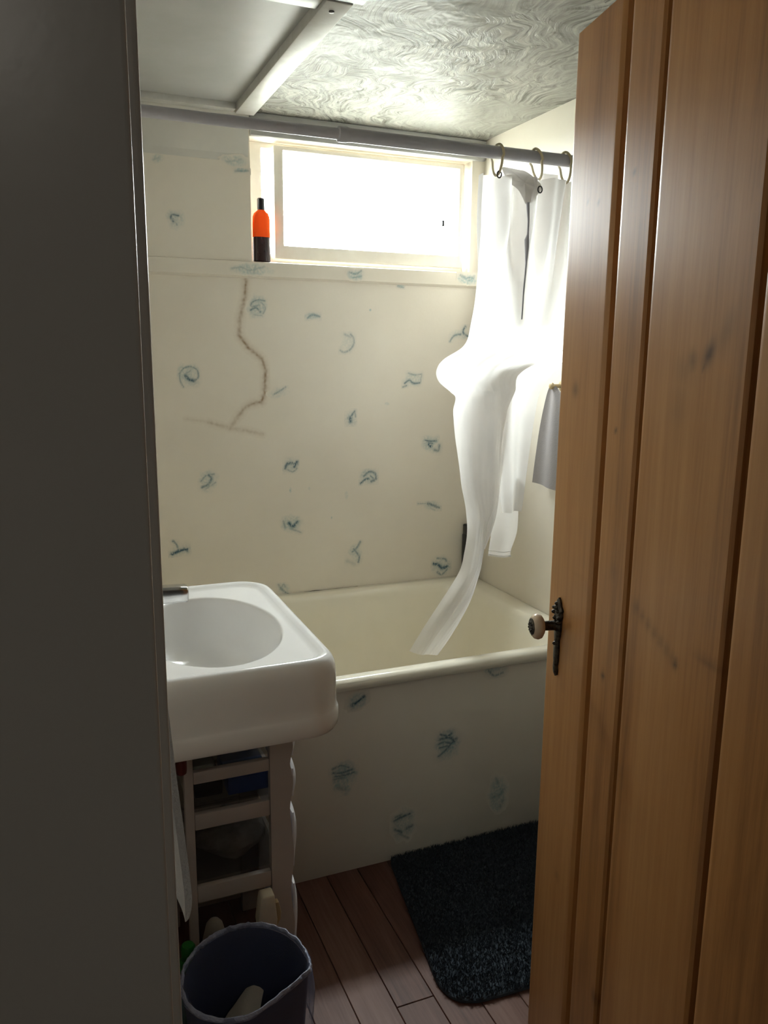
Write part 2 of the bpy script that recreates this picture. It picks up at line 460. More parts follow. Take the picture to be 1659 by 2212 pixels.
# back wall: four blocks around the window opening, one mesh
wb = MB()
wb.box(XL - .1, WX0, YB, YB + .1, -.05, ZC + .05)
wb.box(WX1, XR + .1, YB, YB + .1, -.05, ZC + .05)
wb.box(WX0, WX1, YB, YB + .1, -.05, WZ0)
wb.box(WX0, WX1, YB, YB + .1, WZ1, ZC + .05)
wall_back = wb.build('wall_back', M['wall'], kind='structure')
wall_left = MB().box(XL - .1, XL, YF - .05, YB, -.05, ZC + .05).build('wall_left', M['wall'], kind='structure')
wall_right = MB().box(XR, XR + .1, .4, YB, -.05, ZC + .05).build('wall_right', M['wall'], kind='structure')
# doorway wall between hall and bathroom
DX0, DX1, DZ = .026, .708, 1.89
wf = MB()
wf.box(-1.0, DX0, .40, YF, -.05, ZC + .05)
wf.box(DX1, XR + .1, .40, YF, -.05, ZC + .05)
wf.box(DX0, DX1, .40, YF, DZ, ZC + .05)
wall_front = wf.build('wall_front', M['casing'], kind='structure')
# hall shell
MB().box(-1.1, -1.0, -1.5, .45, -.05, ZC + .05).build('wall_hall_left', M['hall_wall'], kind='structure')
MB().box(XR, XR + .1, -1.5, .4, -.05, ZC + .05).build('wall_hall_right', M['hall_wall'], kind='structure')
MB().box(-1.1, XR + .1, -1.6, -1.5, -.05, ZC + .05).build('wall_hall_back', M['hall_wall'], kind='structure')

# ceiling: trowelled plaster right of the batten, smooth panel left of it
BX0, BX1 = .572, .630
ceil = MB().box(BX1 - .02, XR + .1, .4, YB + .1, ZC, ZC + .08).build('ceiling', M['plaster'], kind='structure')
MB().box(XL - .1, BX1 - .02, .4, YB + .1, ZC + .006, ZC + .08).build('ceiling_panel', M['ceil_paint'], ceil)
MB().box(-1.1, XR + .1, -1.6, .4, ZC, ZC + .08).build('hall_ceiling_panel', M['hall_wall'], ceil)
MB().box(BX0, BX1, 1.70, 2.56, ZC - .018, ZC + .01).build('batten', M['batten'], ceil, bevel=.003)
MB().box(XL, BX0 - .001, 2.535, 2.575, ZC - .012, ZC + .01).build('batten', M['batten'], ceil, bevel=.003)
MB().box(XL, BX0 - .001, 1.715, 1.765, ZC - .012, ZC + .01).build('batten', M['batten'], ceil, bevel=.003)
MB().box(.555, .650, 1.655, 1.697, ZC - .016, ZC + .004).build('bracket', M['dark_metal'], ceil, bevel=.002)
MB().lathe([(.001, -.0215), (.0055, -.0205), (.006, -.018)], (.598, 1.745, ZC), n=16).build('screw', M['dark_metal'], ceil, True)
# rounded cove of ceiling paint above the cream part of the back wall
cv = MB()
prof = [(2.5885, 1.945), (2.5875, 1.966), (2.584, 1.985), (2.578, 2.015), (2.572, 2.05), (2.566, 2.10), (2.60, 2.10), (2.60, 1.945)]
cv.loft([[(xx, a, b) for a, b in prof] for xx in (XL, WX0 - .006)], True, True, True)
cv.build('trim_1', M['cove'], kind='structure', bevel=.0)
hd = MB().box(WX0, XR, 2.578, 2.595, WZ1, ZC).build('trim_2', M['ceil_paint'], kind='structure', bevel=.006)

# ledge under the window
lg = MB()
prof = [(2.60, 1.603), (2.583, 1.604), (2.577, 1.610), (2.5765, 1.646), (2.579, 1.6525), (2.585, 1.6545), (2.66, 1.6545), (2.66, 1.603)]
lg.loft([[(xx, a, b) for a, b in prof] for xx in (XL, XR - .002)], True, True, True)
ledge = lg.build('trim_3', M['wall'], kind='structure', smooth=True)
WALL_DAUBS = [
(0.3929, 1.7644, 0.0273, 0.0318, 0.22, [(0.004, 0.95, [(0.4001, 1.7755), (0.3825, 1.7769), (0.3781, 1.7687), (0.3845, 1.7586)]), (0.0027, 0.5, [(0.3848, 1.7665), (0.395, 1.7487)])]),
(0.635, 1.518, 0.0359, 0.0343, 0.35, [(0.0036, 0.7, [(0.6608, 1.536), (0.6369, 1.538), (0.6173, 1.5275), (0.6201, 1.5176), (0.6425, 1.5211)]), (0.0043, 0.8, [(0.6138, 1.506), (0.6319, 1.5137), (0.6451, 1.5012)]), (0.0029, 0.5, [(0.6428, 1.5354), (0.662, 1.516), (0.654, 1.4957)]), (0.0029, 0.4, [(0.624, 1.492), (0.6509, 1.4899)])]),
(0.8206, 1.4927, 0.0237, 0.0132, 0.35, [(0.0052, 0.7, [(0.8017, 1.4864), (0.8191, 1.4971), (0.8428, 1.4918)])]),
(0.9397, 1.4069, 0.0263, 0.0303, 0.15, [(0.0045, 0.6, [(0.9151, 1.3839), (0.9266, 1.3779), (0.9463, 1.3842), (0.9612, 1.4026), (0.9628, 1.4224), (0.9512, 1.4373)]), (0.0061, 0.45, [(0.9315, 1.437), (0.9512, 1.4283)])]),
(1.1312, 1.5998, 0.0154, 0.0091, 0.5, [(0.0045, 0.5, [(1.1209, 1.5994), (1.1415, 1.5956)])]),
(1.0221, 1.5175, 0.005, 0.0045, 0.5, []),
(1.3621, 1.4444, 0.0368, 0.0192, 0.2, [(0.0048, 0.7, [(1.3243, 1.4199), (1.3402, 1.4393), (1.3676, 1.4445)]), (0.0056, 0.9, [(1.3834, 1.4704), (1.3746, 1.4558), (1.3805, 1.4447), (1.3937, 1.4385)])]),
(0.4129, 1.3067, 0.0342, 0.0342, 0.3, [(0.0071, 1, [(0.4042, 1.301), (0.4124, 1.291), (0.4293, 1.2852)]), (0.0036, 0.7, [(0.3846, 1.3067), (0.398, 1.3237), (0.4209, 1.3294), (0.4405, 1.3181), (0.4426, 1.2966), (0.4307, 1.2852)]), (0.0036, 0.6, [(0.3861, 1.3095), (0.3866, 1.2868), (0.3958, 1.2667)]), (0.0029, 0.5, [(0.4209, 1.3294), (0.4175, 1.3152), (0.4059, 1.3095)])]),
(1.1835, 1.2868, 0.0355, 0.0255, 0.25, [(0.0048, 0.85, [(1.1519, 1.2742), (1.1693, 1.2852), (1.1855, 1.274), (1.2086, 1.2755)]), (0.004, 0.6, [(1.1654, 1.3091), (1.1903, 1.3027), (1.2169, 1.3058)]), (0.004, 0.5, [(1.2169, 1.3058), (1.2122, 1.2771)]), (0.004, 0.7, [(1.1451, 1.2615), (1.1591, 1.2662)])]),
(0.6985, 1.2467, 0.0342, 0.018, 0.2, [(0.0037, 0.55, [(0.686, 1.2408), (0.7017, 1.2496), (0.7253, 1.2644)])]),
(0.9517, 1.1598, 0.0185, 0.0252, 0.2, [(0.0047, 0.8, [(0.9668, 1.1815), (0.955, 1.166), (0.945, 1.1584)]), (0.0094, 1, [(0.95, 1.1567), (0.9517, 1.1456)]), (0.0039, 0.6, [(0.9668, 1.1784), (0.9702, 1.1625)])]),
(1.2605, 1.0574, 0.0368, 0.0333, 0.3, [(0.005, 0.85, [(1.2346, 1.0732), (1.2566, 1.0692), (1.2786, 1.0701)]), (0.0067, 1, [(1.2495, 1.0578), (1.257, 1.0509)]), (0.0042, 0.8, [(1.242, 1.0647), (1.2641, 1.0606)]), (0.0067, 0.7, [(1.2721, 1.037), (1.2888, 1.0348), (1.292, 1.053)])]),
(0.7392, 1.0053, 0.0208, 0.025, 0.25, [(0.0062, 0.9, [(0.7198, 0.9952), (0.7297, 1.0119), (0.7601, 1.009)]), (0.0062, 0.95, [(0.7602, 1.0153), (0.7519, 1.0)]), (0.0039, 0.6, [(0.7262, 0.9918), (0.7453, 0.9831), (0.7599, 0.9934)])]),
(0.4637, 0.9677, 0.0297, 0.0362, 0.3, [(0.006, 0.8, [(0.4438, 0.9476), (0.4633, 0.9556), (0.4728, 0.9733), (0.4643, 0.9858)]), (0.0038, 0.6, [(0.44, 0.9659), (0.4553, 0.9832), (0.4822, 0.9879)]), (0.003, 0.5, [(0.4554, 0.9409), (0.4873, 0.9604)])]),
(1.0209, 0.9521, 0.0295, 0.0245, 0.3, [(0.0065, 0.8, [(1.0018, 0.9563), (1.0208, 0.9701), (1.0417, 0.9642), (1.0471, 0.9442), (1.0297, 0.9353)]), (0.0057, 0.9, [(0.9899, 0.9308), (1.0054, 0.9431), (1.0192, 0.9456)]), (0.0041, 0.7, [(1.0261, 0.9551), (1.0366, 0.9464)])]),
(0.7414, 0.8022, 0.0374, 0.0322, 0.4, [(0.0072, 1, [(0.7301, 0.8078), (0.7429, 0.7957), (0.7594, 0.8106)]), (0.0048, 0.6, [(0.7108, 0.8156), (0.7169, 0.7928)]), (0.004, 0.5, [(0.7363, 0.7881), (0.7721, 0.7724)])]),
(1.2658, 0.8344, 0.0337, 0.0154, 0.2, [(0.0034, 0.5, [(1.21, 0.8448), (1.2619, 0.8432)]), (0.0069, 0.8, [(1.2507, 0.8422), (1.277, 0.8337), (1.298, 0.8238)]), (0.0034, 0.4, [(1.2623, 0.8244), (1.2812, 0.8163)])]),
(0.3613, 0.7458, 0.0205, 0.0184, 0.1, [(0.0077, 1, [(0.3403, 0.7338), (0.3641, 0.7425), (0.3893, 0.7465)]), (0.0046, 0.8, [(0.345, 0.7763), (0.3547, 0.7648), (0.3612, 0.7427)]), (0.0046, 0.6, [(0.3344, 0.7327), (0.3435, 0.7412)]), (0.0077, 0.9, [(0.379, 0.7474), (0.3891, 0.7403)])]),
(0.9717, 0.6816, 0.0245, 0.0337, 0.25, [(0.0051, 0.7, [(0.9595, 0.6877), (0.9752, 0.6998), (0.9891, 0.7222)]), (0.0051, 0.8, [(0.9647, 0.6973), (0.9787, 0.6793), (0.9858, 0.6668), (0.9823, 0.6485)]), (0.0084, 0.3, [(0.9404, 0.6557), (0.9683, 0.643)])]),
(1.3113, 0.6041, 0.0346, 0.0356, 0.25, [(0.0089, 1, [(1.2805, 0.614), (1.2977, 0.6107), (1.3135, 0.595), (1.3383, 0.5998)]), (0.0053, 0.7, [(1.2933, 0.6341), (1.324, 0.6295), (1.332, 0.6199)]), (0.0053, 0.7, [(1.2966, 0.5806), (1.3141, 0.57), (1.3367, 0.5892)])]),
(0.7072, 0.5769, 0.0229, 0.0198, 0.2, [(0.005, 0.7, [(0.6912, 0.5951), (0.7039, 0.5756), (0.7299, 0.5529)]), (0.005, 0.6, [(0.6974, 0.5796), (0.7075, 0.595), (0.7139, 0.5845)])]),
(0.5004, 1.6153, 0.0043, 0.0055, 0.8, []),
(0.7365, 0.9221, 0.0048, 0.0095, 0.5, []),
(1.0864, 1.2048, 0.0104, 0.0064, 0.25, []),
(0.8824, 0.8165, 0.0034, 0.0049, 0.6, []),
(0.9368, 0.8914, 0.0068, 0.0163, 0.2, []),
(0.8031, 0.9232, 0.0049, 0.0064, 0.2, []),
(0.3461, 1.9308, 0.0186, 0.0128, 0.3, [(0.0038, 0.3, [(0.3328, 1.927), (0.3529, 1.9353)])]),
(0.5767, 1.9458, 0.0427, 0.0186, 0.3, [(0.0053, 0.3, [(0.5511, 1.9408), (0.5939, 1.9513)])]),
(0.596, 1.921, 0.0229, 0.0067, 0.5, [(0.004, 0.5, [(0.5759, 1.9165), (0.6161, 1.9214)])])]
LEDGE_DAUBS = [
(0.6123, 1.6291, 0.0675, 0.0209, 0.4, [(0.0042, 0.4, [(0.5542, 1.6292), (0.5833, 1.6347), (0.6123, 1.6263), (0.6568, 1.6396)]), (0.0042, 0.35, [(0.6239, 1.6185), (0.6303, 1.6439)])]),
(0.9642, 1.6292, 0.0292, 0.0205, 0.45, [(0.0044, 0.6, [(0.9432, 1.6356), (0.9642, 1.6307), (0.9837, 1.6418)]), (0.0044, 0.5, [(0.9545, 1.6185), (0.9838, 1.6242)])]),
(1.3805, 1.6366, 0.0364, 0.0202, 0.55, [(0.0078, 0.6, [(1.3511, 1.6478), (1.3732, 1.6363), (1.4024, 1.6376)]), (0.0062, 0.5, [(1.3845, 1.6275), (1.4056, 1.6502)])])]
PANEL_DAUBS = [
(0.6916, 0.4883, 0.0322, 0.0232, 0.45, [(0.0065, 1, [(0.6813, 0.4784), (0.6968, 0.4862), (0.7135, 0.4976)])]),
(1.1087, 0.5152, 0.0359, 0.0276, 0.45, [(0.0041, 0.5, [(1.0815, 0.5301), (1.093, 0.5366), (1.1197, 0.5355)]), (0.0055, 0.7, [(1.0851, 0.5132), (1.1035, 0.4967), (1.1302, 0.501)])]),
(0.9637, 0.3157, 0.0361, 0.0447, 0.55, [(0.0056, 0.9, [(0.9375, 0.3345), (0.9574, 0.3363), (0.9719, 0.3336), (0.9838, 0.3203)]), (0.0049, 0.9, [(0.94, 0.3492), (0.963, 0.3408), (0.9744, 0.347)]), (0.0049, 0.8, [(0.935, 0.3211), (0.9521, 0.3234), (0.9723, 0.3169)]), (0.0049, 0.8, [(0.9381, 0.3094), (0.961, 0.3107)]), (0.0056, 0.8, [(0.9894, 0.3276), (0.9724, 0.3141), (0.9556, 0.2978), (0.9359, 0.2849)])]),
(0.6583, 0.2806, 0.0363, 0.0454, 0.55, [(0.0053, 0.8, [(0.6274, 0.2976), (0.6492, 0.2931), (0.6817, 0.2972)]), (0.0047, 0.8, [(0.6325, 0.2859), (0.6622, 0.2851), (0.687, 0.2881)]), (0.0047, 0.7, [(0.6274, 0.3081), (0.6493, 0.3143), (0.6713, 0.3046)]), (0.0047, 0.6, [(0.6299, 0.2785), (0.6557, 0.2785)]), (0.0067, 0.5, [(0.6402, 0.2523), (0.6622, 0.2423)])]),
(1.1295, 0.1307, 0.0311, 0.0564, 0.5, [(0.0059, 0.5, [(1.1229, 0.1789), (1.1297, 0.1629)]), (0.0074, 0.5, [(1.113, 0.1225), (1.1345, 0.1237), (1.1493, 0.1382)]), (0.0074, 0.5, [(1.1393, 0.0842), (1.1478, 0.1031)])]),
(0.8322, 0.1022, 0.0337, 0.0483, 0.35, [(0.0057, 0.9, [(0.8042, 0.1172), (0.8235, 0.124), (0.8514, 0.1289)]), (0.005, 0.7, [(0.8068, 0.1278), (0.8262, 0.1318)]), (0.0057, 0.8, [(0.8073, 0.0911), (0.827, 0.078)]), (0.0071, 0.8, [(0.8437, 0.0854), (0.8577, 0.0906)]), (0.0043, 0.5, [(0.8158, 0.0778), (0.847, 0.0561)])])]
STAINS = [[(0.6012, 1.5974), (0.5971, 1.5481), (0.5791, 1.4766), (0.5763, 1.4266), (0.6022, 1.3909), (0.6467, 1.3549), (0.6597, 1.3182), (0.6536, 1.2441), (0.6439, 1.2174)], [(0.6439, 1.2174), (0.6132, 1.2118), (0.5902, 1.2003), (0.5591, 1.1637), (0.5388, 1.1344)], [(0.3977, 1.1672), (0.4698, 1.1554), (0.5388, 1.1344), (0.5884, 1.1256), (0.6449, 1.1119)]]

for i, s in enumerate(WALL_DAUBS): daub(s, YB - .0007 if s[1] < 1.935 else YB - .0035, wall_back, i)
for i, s in enumerate(LEDGE_DAUBS):
    s = list(s); s[3] = min(s[3], .017); s[1] = 1.628
    s[5] = [(w, a, [(px, min(max(pz, 1.614), 1.643)) for px, pz in pts]) for w, a, pts in s[5]]
    daub(s, 2.5757, ledge, 40 + i)
stain(STAINS, YB - .0006, wall_back)

# doorway trim on the left: flat casing, then the jamb with its rounded arris
MB().box(-.30, .0412, .384, .3995, 0, ZC).build('trim_4', M['casing'], kind='structure', bevel=.003, segs=3)
MB().box(.0265, .0472, .397, .503, 0, DZ).build('trim_5', M['casing'], kind='structure', bevel=.003, segs=3)
MB().box(.690, .7075, .397, .503, 0, DZ).build('trim_6', M['casing'], kind='structure', bevel=.003)
MB().box(.048, .6895, .42, .503, DZ - .018, DZ - .001).build('trim_7', M['casing'], kind='structure', bevel=.002)

# ------------------------------------------------------------------ window
win = bpy.data.objects.new('window_1', None); COL.objects.link(win); win['kind'] = 'structure'
MB().ring(WX0, WX1, WZ0 + .001, WZ1, WX0 + .05, WX1 - .014, WZ0 + .034, WZ1 - .016, 2.648, 2.688).build('outer_frame', M['sash'], win, bevel=.002)
MB().box(WX0 + .048, WX1 - .012, 2.668, 2.672, WZ0 + .032, WZ1 - .014).build('pane', M['glass'], win)
sx0 = .706
sash = MB().ring(sx0, WX1 - .016, WZ0 + .018, WZ1 - .010, sx0 + .030, WX1 - .030, WZ0 + .058, WZ1 - .022, 2.622, 2.643).build('sash', M['sash'], win, bevel=.002)
MB().box(sx0 + .028, WX1 - .028, 2.631, 2.634, WZ0 + .056, WZ1 - .020).build('pane', M['glass'], sash)
MB().box(1.300, 1.309, 2.622, 2.632, 1.808, 1.828).build('latch', M['black'], sash, bevel=.002)
# ground outside, just under the window
MB().box(-8, 10, YB + .11, 14, 1.50, 1.58).build('ground', M['ground'], kind='structure')

# ------------------------------------------------------------------ wooden door, standing open
door = bpy.data.objects.new('door_1', None); COL.objects.link(door); door['kind'] = 'structure'
ddir = Vector((-.201, -.98, 0)).normalized()
dn = Vector((-.98, .201, 0)).normalized()
door.matrix_world = Matrix(((ddir.x, dn.x, 0, .798), (ddir.y, dn.y, 0, 1.15), (0, 0, 1, 0), (0, 0, 0, 1)))
# local axes: x along the leaf from the free edge to the hinge, y out of the visible face, z up
DTOP, DBOT = 1.866, .012
KNOTS = [(0.0603, 1.3235, 0.0088, 0.0088, 0, 0.55), (0.4237, 1.3813, 0.0083, 0.0147, 0.55, 0.85), (0.3903, 1.373, 0.0079, 0.0098, -0.2, 0.5), (0.4151, 1.3637, 0.0028, 0.0021, 0, 0.9), (0.3758, 1.3617, 0.0221, 0.0166, 0, 0.22), (0.4538, 1.4069, 0.0103, 0.0203, 0.5, 0.3), (0.3669, 1.3161, 0.0247, 0.0339, 0.1, 0.2), (0.2066, 1.2714, 0.0042, 0.0033, 0, 0.85), (0.4075, 0.9944, 0.0052, 0.0065, 0, 0.85), (0.4767, 1.023, 0.0303, 0.006, 0.0, 0.4), (0.2168, 0.8994, 0.0044, 0.0043, 0, 0.9), (0.1067, 1.0312, 0.017, 0.0015, 0, 0.45), (0.212, 1.6235, 0.0039, 0.0024, 0, 0.8), (0.4124, 1.556, 0.0027, 0.002, 0, 0.7), (0.2404, 1.549, 0.0038, 0.0018, 0, 0.6), (0.0677, 1.6085, 0.0033, 0.0021, 0, 0.6), (0.1052, 1.6022, 0.0032, 0.002, 0, 0.6), (0.096, 0.4732, 0.0113, 0.0101, 0, 0.3), (0.2591, 0.3704, 0.0089, 0.0122, -0.1, 0.6), (0.502, 1.0844, 0.0033, 0.0157, 0, 0.5), (0.5027, 1.0513, 0.0025, 0.0132, 0, 0.4), (0.0346, 0.897, 0.0231, 0.0243, 0, 0.15), (0.2277, 1.0701, 0.0084, 0.0135, 0, 0.25), (0.2656, 0.9553, 0.0107, 0.0121, 0, 0.2), (0.3007, 1.0353, 0.0112, 0.0103, -0.6, 0.42), (0.3184, 1.0288, 0.0108, 0.0101, -0.6, 0.4), (0.3357, 1.0225, 0.0105, 0.01, -0.6, 0.39), (0.3525, 1.0164, 0.0102, 0.0099, -0.6, 0.37), (0.3688, 1.0105, 0.0099, 0.0097, -0.6, 0.35), (0.3847, 1.0047, 0.0096, 0.0096, -0.6, 0.34), (0.4002, 0.9991, 0.0094, 0.0095, -0.6, 0.32)]   # s, z, half width, half height, lean, strength
def board(s0, s1, cl, cr):
    """one board of the door: eased left arris, wide bevel running into the groove on the right"""
    hs = .004
    prof = [(s0, -.004), (s0, .0 - cl * .9), (s0 + cl * .35, -cl * .25), (s0 + cl, 0.)]
    k = int((s1 - cr - s0 - cl) / hs)
    prof += [(s0 + cl + (s1 - cr - s0 - cl) * (i + 1) / (k + 1), 0.) for i in range(k)]
    prof += [(s1 - cr, 0.), (s1 - cr * .72, -.0035), (s1 - cr * .62, -.0115), (s1 - cr * .5, -.0140), (s1, -.0142)]
    zs = np.linspace(DBOT, DTOP, 260)
    V = []; F = []
    n = len(prof)
    for z in zs:
        V += [(a, b, z) for a, b in prof]
    for i in range(len(zs) - 1):
        for j in range(n - 1):
            F.append((i * n + j, i * n + j + 1, (i + 1) * n + j + 1, (i + 1) * n + j))
    # back and ends
    b0 = len(V)
    V += [(s0, -.0165, DBOT), (s1, -.0165, DBOT), (s0, -.0165, DTOP), (s1, -.0165, DTOP)]
    top = (len(zs) - 1) * n
    F += [tuple([b0 + 1, b0] + list(range(0, n))), tuple([b0 + 2, b0 + 3] + list(range(top + n - 1, top - 1, -1)))]
    F += [tuple([b0, b0 + 2] + [k * n for k in range(len(zs) - 1, -1, -1)]), tuple([b0 + 3, b0 + 1] + [k * n + n - 1 for k in range(len(zs))]), (b0, b0 + 1, b0 + 3, b0 + 2)]
    me = bpy.data.meshes.new('door_board')
    me.from_pydata(V, [], F)
    P = np.array(V)[:, [0, 2]]
    al = np.zeros(len(V)); rgb = np.tile(np.array((.060, .034, .022)), (len(V), 1))
    for s, z, rs, rz, tl, a in KNOTS:
        if s0 - .03 < s < s1 + .03:
            ds, dz = P[:, 0] - s, P[:, 1] - z
            c, q = math.cos(tl), math.sin(tl)
            d = np.hypot((ds * c - dz * q) / rs, (ds * q + dz * c) / rz) * (1 + .25 * math.sin(s * 400))
            al = np.maximum(al, a * np.exp(-d ** 2 * .9))
    at = me.color_attributes.new('paint', 'FLOAT_COLOR', 'POINT')
    at.data.foreach_set('color', np.concatenate([rgb, al[:, None]], 1).astype(np.float32).ravel())
    me.shade_smooth(); me.set_sharp_from_angle(angle=math.radians(30))
    return link('door_board', me, M['pine'], door)
for s0, s1, cl, cr in ((0, .176, .002, .027), (.1765, .278, .004, .017), (.2785, .512, .004, .018), (.5125, .755, .004, .004)):
    board(s0, s1, cl, cr)
MB().box(0.0005, .7545, -.038, -.0167, DBOT, DTOP).build('door_core', M['pine'], door, bevel=.001)
# ornate plate, stem and porcelain knob
pl = MB()
prof_o = [(.0, .838), (.006, .842), (.007, .850), (.005, .858), (.008, .868), (.0085, .89), (.007, .905), (.010, .913), (.012, .925), (.011, .935), (.009, .940), (.013, .945), (.016, .950), (.014, .956), (.017, .960), (.013, .964), (.010, .966), (.008, .972), (.004, .977), (.0, .980)]
ol = [(.0475 + a, b) for a, b in prof_o] + [(.0475 - a, b) for a, b in reversed(prof_o[1:-1])]
ol = [(a, b - .008) for a, b in ol]
def scaled(k): return [(.0475 + (a - .0475) * k, .91 + (b - .91) * (k * .25 + .75)) for a, b in ol]
pl.loft([[(a, .0003, b) for a, b in ol], [(a, .0035, b) for a, b in ol], [(a, .006, b) for a, b in scaled(.72)], [(a, .0068, b) for a, b in scaled(.3)]], True, True, True)
for a, b, r in ((-.011, .944, .004), (-.010, .952, .0035), (.010, .930, .004), (.011, .938, .0035), (0, .955, .005), (.006, .949, .004), (-.005, .935, .004), (.007, .922, .0035), (-.006, .926, .003), (0, .962, .0035), (0, .890, .004)):
    pl.lathe([(.0005, .0085 + r * .6), (r * .7, .008 + r * .35), (r, .006), (r, .002)], (.0475 + a, 0, b), 'y', 10)
plate = pl.build('door_plate', M['bronze'], door, smooth=True)
kb = MB().lathe([(.008, .0300), (.016, .0312), (.0212, .0350), (.0226, .0400), (.0212, .0450), (.0168, .0492), (.0135, .0502)], (.0475, 0, .9225), 'y', 40, sx=.94).build('door_knob', M['knob'], door, smooth=True)
MB().lathe([(.0135, .004), (.0105, .0065), (.0085, .010), (.0083, .028), (.0105, .0312)], (.0475, 0, .9225), 'y', 24).build('knob_stem', M['bronze'], kb, smooth=True)
md = MB().lathe([(.0142, .0490), (.0145, .0507), (.0128, .0513), (.0122, .0505), (.0118, .0511), (.008, .0523), (.003, .0530), (.0008, .0531)], (.0475, 0, .9225), 'y', 32, sx=.94)
for k in range(9):
    a = k * 2 * math.pi / 9
    md.lathe([(.0004, .0543), (.0018, .0535), (.0024, .0520)], (.0475 + .0068 * math.cos(a), 0, .9225 + .0072 * math.sin(a)), 'y', 8)
md.build('knob_medallion', M['bronze'], kb, smooth=True)
# the leaf was modelled with its face towards +y; mirror into the door's right-handed frame
door.matrix_world = Matrix(((ddir.x, -dn.x, 0, .798), (ddir.y, -dn.y, 0, 1.15), (0, 0, 1, 0), (0, 0, 0, 1)))
for o in door.children_recursive:
    for v in o.data.vertices: v.co.y = -v.co.y
    o.data.flip_normals()

# ------------------------------------------------------------------ bathtub
tub = thing('bathtub', 'cream enamel bathtub under the window with boxed-in painted front', 'bathtub', (0, 0, 0))
rings = []
for x0, x1, y0, y1, z, r in (
        (.02, 1.40, 1.835, 2.56, .520, .02), (-.012, 1.432, 1.826, 2.585, .526, .012), (-.018, 1.438, 1.814, 2.588, .530, .012), (-.018, 1.438, 1.809, 2.588, .538, .012), (-.018, 1.438, 1.808, 2.588, .545, .012),
        (-.018, 1.438, 1.811, 2.588, .553, .012), (-.016, 1.437, 1.819, 2.587, .559, .014), (-.012, 1.434, 1.829, 2.585, .5605, .016), (.05, 1.385, 1.850, 2.548, .5585, .07),
        (.062, 1.372, 1.860, 2.540, .553, .08), (.070, 1.364, 1.866, 2.534, .541, .09), (.078, 1.356, 1.870, 2.529, .52, .10), (.10, 1.335, 1.880, 2.515, .40, .12), (.13, 1.30, 1.895, 2.495, .27, .14),
        (.17, 1.26, 1.925, 2.46, .19, .15), (.24, 1.18, 1.98, 2.41, .155, .15), (.35, 1.05, 2.06, 2.33, .145, .12), (.55, .85, 2.16, 2.24, .14, .03)):
    rings.append([(a, b, z) for a, b in rrect(x0, x1, y0, y1, (r,) * 4, 12)])
MB().loft(rings, True, False, True).build('basin', M['enamel'], tub, smooth=True)
apron = MB().box(XL + .001, XR - .001, 1.836, 1.850, 0, .528).build('apron_panel', M['wall'], tub, bevel=.001)
for i, s in enumerate(PANEL_DAUBS):
    if s[1] > .5:
        s = list(s); s[3] = min(s[3], .525 - s[1])
    daub(s, 1.8353, apron, 60 + i)
# uneven dark joint between the tub and the wall
jb = MB(); up = []; lo = []
for k in range(300):
    xx = .02 + k * (1.37 - .02) / 299
    t = .0012 + .0030 * max(0, mnoise.noise(Vector((xx * 14, 0, 1)))) + (.0016 if .78 < xx < .98 else 0)
    zz = .5575 + .0012 * mnoise.noise(Vector((xx * 30, 3, 1)))
    lo.append((xx, 2.5862, zz - .002)); up.append((xx, 2.5868, zz + t))
jb.loft([lo, up], False)
jb.build('joint_gap', M['caulk'], tub)

# ------------------------------------------------------------------ wash basin
sink = thing('wash_basin', 'white porcelain wall-hung basin with deep rounded apron and oval bowl', 'sink', (0, 0, 0))
SX0, SX1, SY0, SY1 = -.0185, .491, 1.338, 1.952
rings = []; NQ = 16
BCX, BCY, BA, BB = .285, 1.635, .146, .222
def by_angle(poly, cx, cy, n):
    """outline resampled along rays at even angles from a centre"""
    out = []
    m = len(poly)
    for k in range(n):
        t = 2 * math.pi * k / n; dx, dy = math.cos(t), math.sin(t); best = None
        for i in range(m):
            (ax, ay), (bx_, by_) = poly[i], poly[(i + 1) % m]
            ex, ey = bx_ - ax, by_ - ay
            den = dx * ey - dy * ex
            if abs(den) < 1e-12: continue
            r = ((ax - cx) * ey - (ay - cy) * ex) / den; s = ((ax - cx) * dy - (ay - cy) * dx) / den
            if r > 0 and -1e-9 <= s <= 1 + 1e-9 and (best is None or r > best): best = r
        out.append((cx + dx * best, cy + dy * best))
    return out
for d, z in ((.10, .664), (.016, .664), (.006, .667), (.0015, .674), (.0005, .686), (.0008, .702), (.003, .708), (.0045, .712), (.005, .730), (.005, .770), (.006, .786), (.009, .798), (.014, .8075), (.020, .8135), (.026, .8155), (.031, .8145), (.037, .8105), (.043, .8068), (.049, .8055)):
    rr = [max(.004, q - d) for q in (.012, .075, .095, .012)]
    rings.append([(a, b, z) for a, b in by_angle(rrect(SX0 + min(d, .02), SX1 - d, SY0 + d, SY1 - d, rr, NQ), BCX, BCY, 200)])
base = rings[-1]
def bowl(k, z, sh=0):
    out = []
    for a, b, c in base:
        th = math.atan2((b - BCY) / BB, (a - BCX) / BA)
        out.append((BCX + BA * k * math.cos(th), BCY + BB * k * math.sin(th), z))
    return out
for k, z in ((1.03, .8054), (1.012, .8048), (1.0, .803), (.992, .7995), (.985, .793), (.965, .770), (.93, .742), (.87, .715), (.76, .692), (.6, .679), (.4, .673), (.2, .671), (.1, .670)):
    rings.append(bowl(k, z))
MB().loft(rings, True, True, True).build('basin', M['porcelain'], sink, smooth=True)
MB().lathe([(.0225, .6705), (.022, .673), (.016, .6725), (.012, .671)], (BCX, BCY, 0), n=24).build('drain', M['chrome'], sink, True)
st = MB().tube([(.188, 1.432, .668), (.188, 1.432, .628)], .009).build('pipe_stub', M['copper'], sink, True)
MB().lathe([(.006, .594), (.0095, .597), (.0105, .603), (.0105, .628), (.0095, .633)], (.188, 1.432, 0), n=18).build('stub_cap', M['redbrown'], st, True)
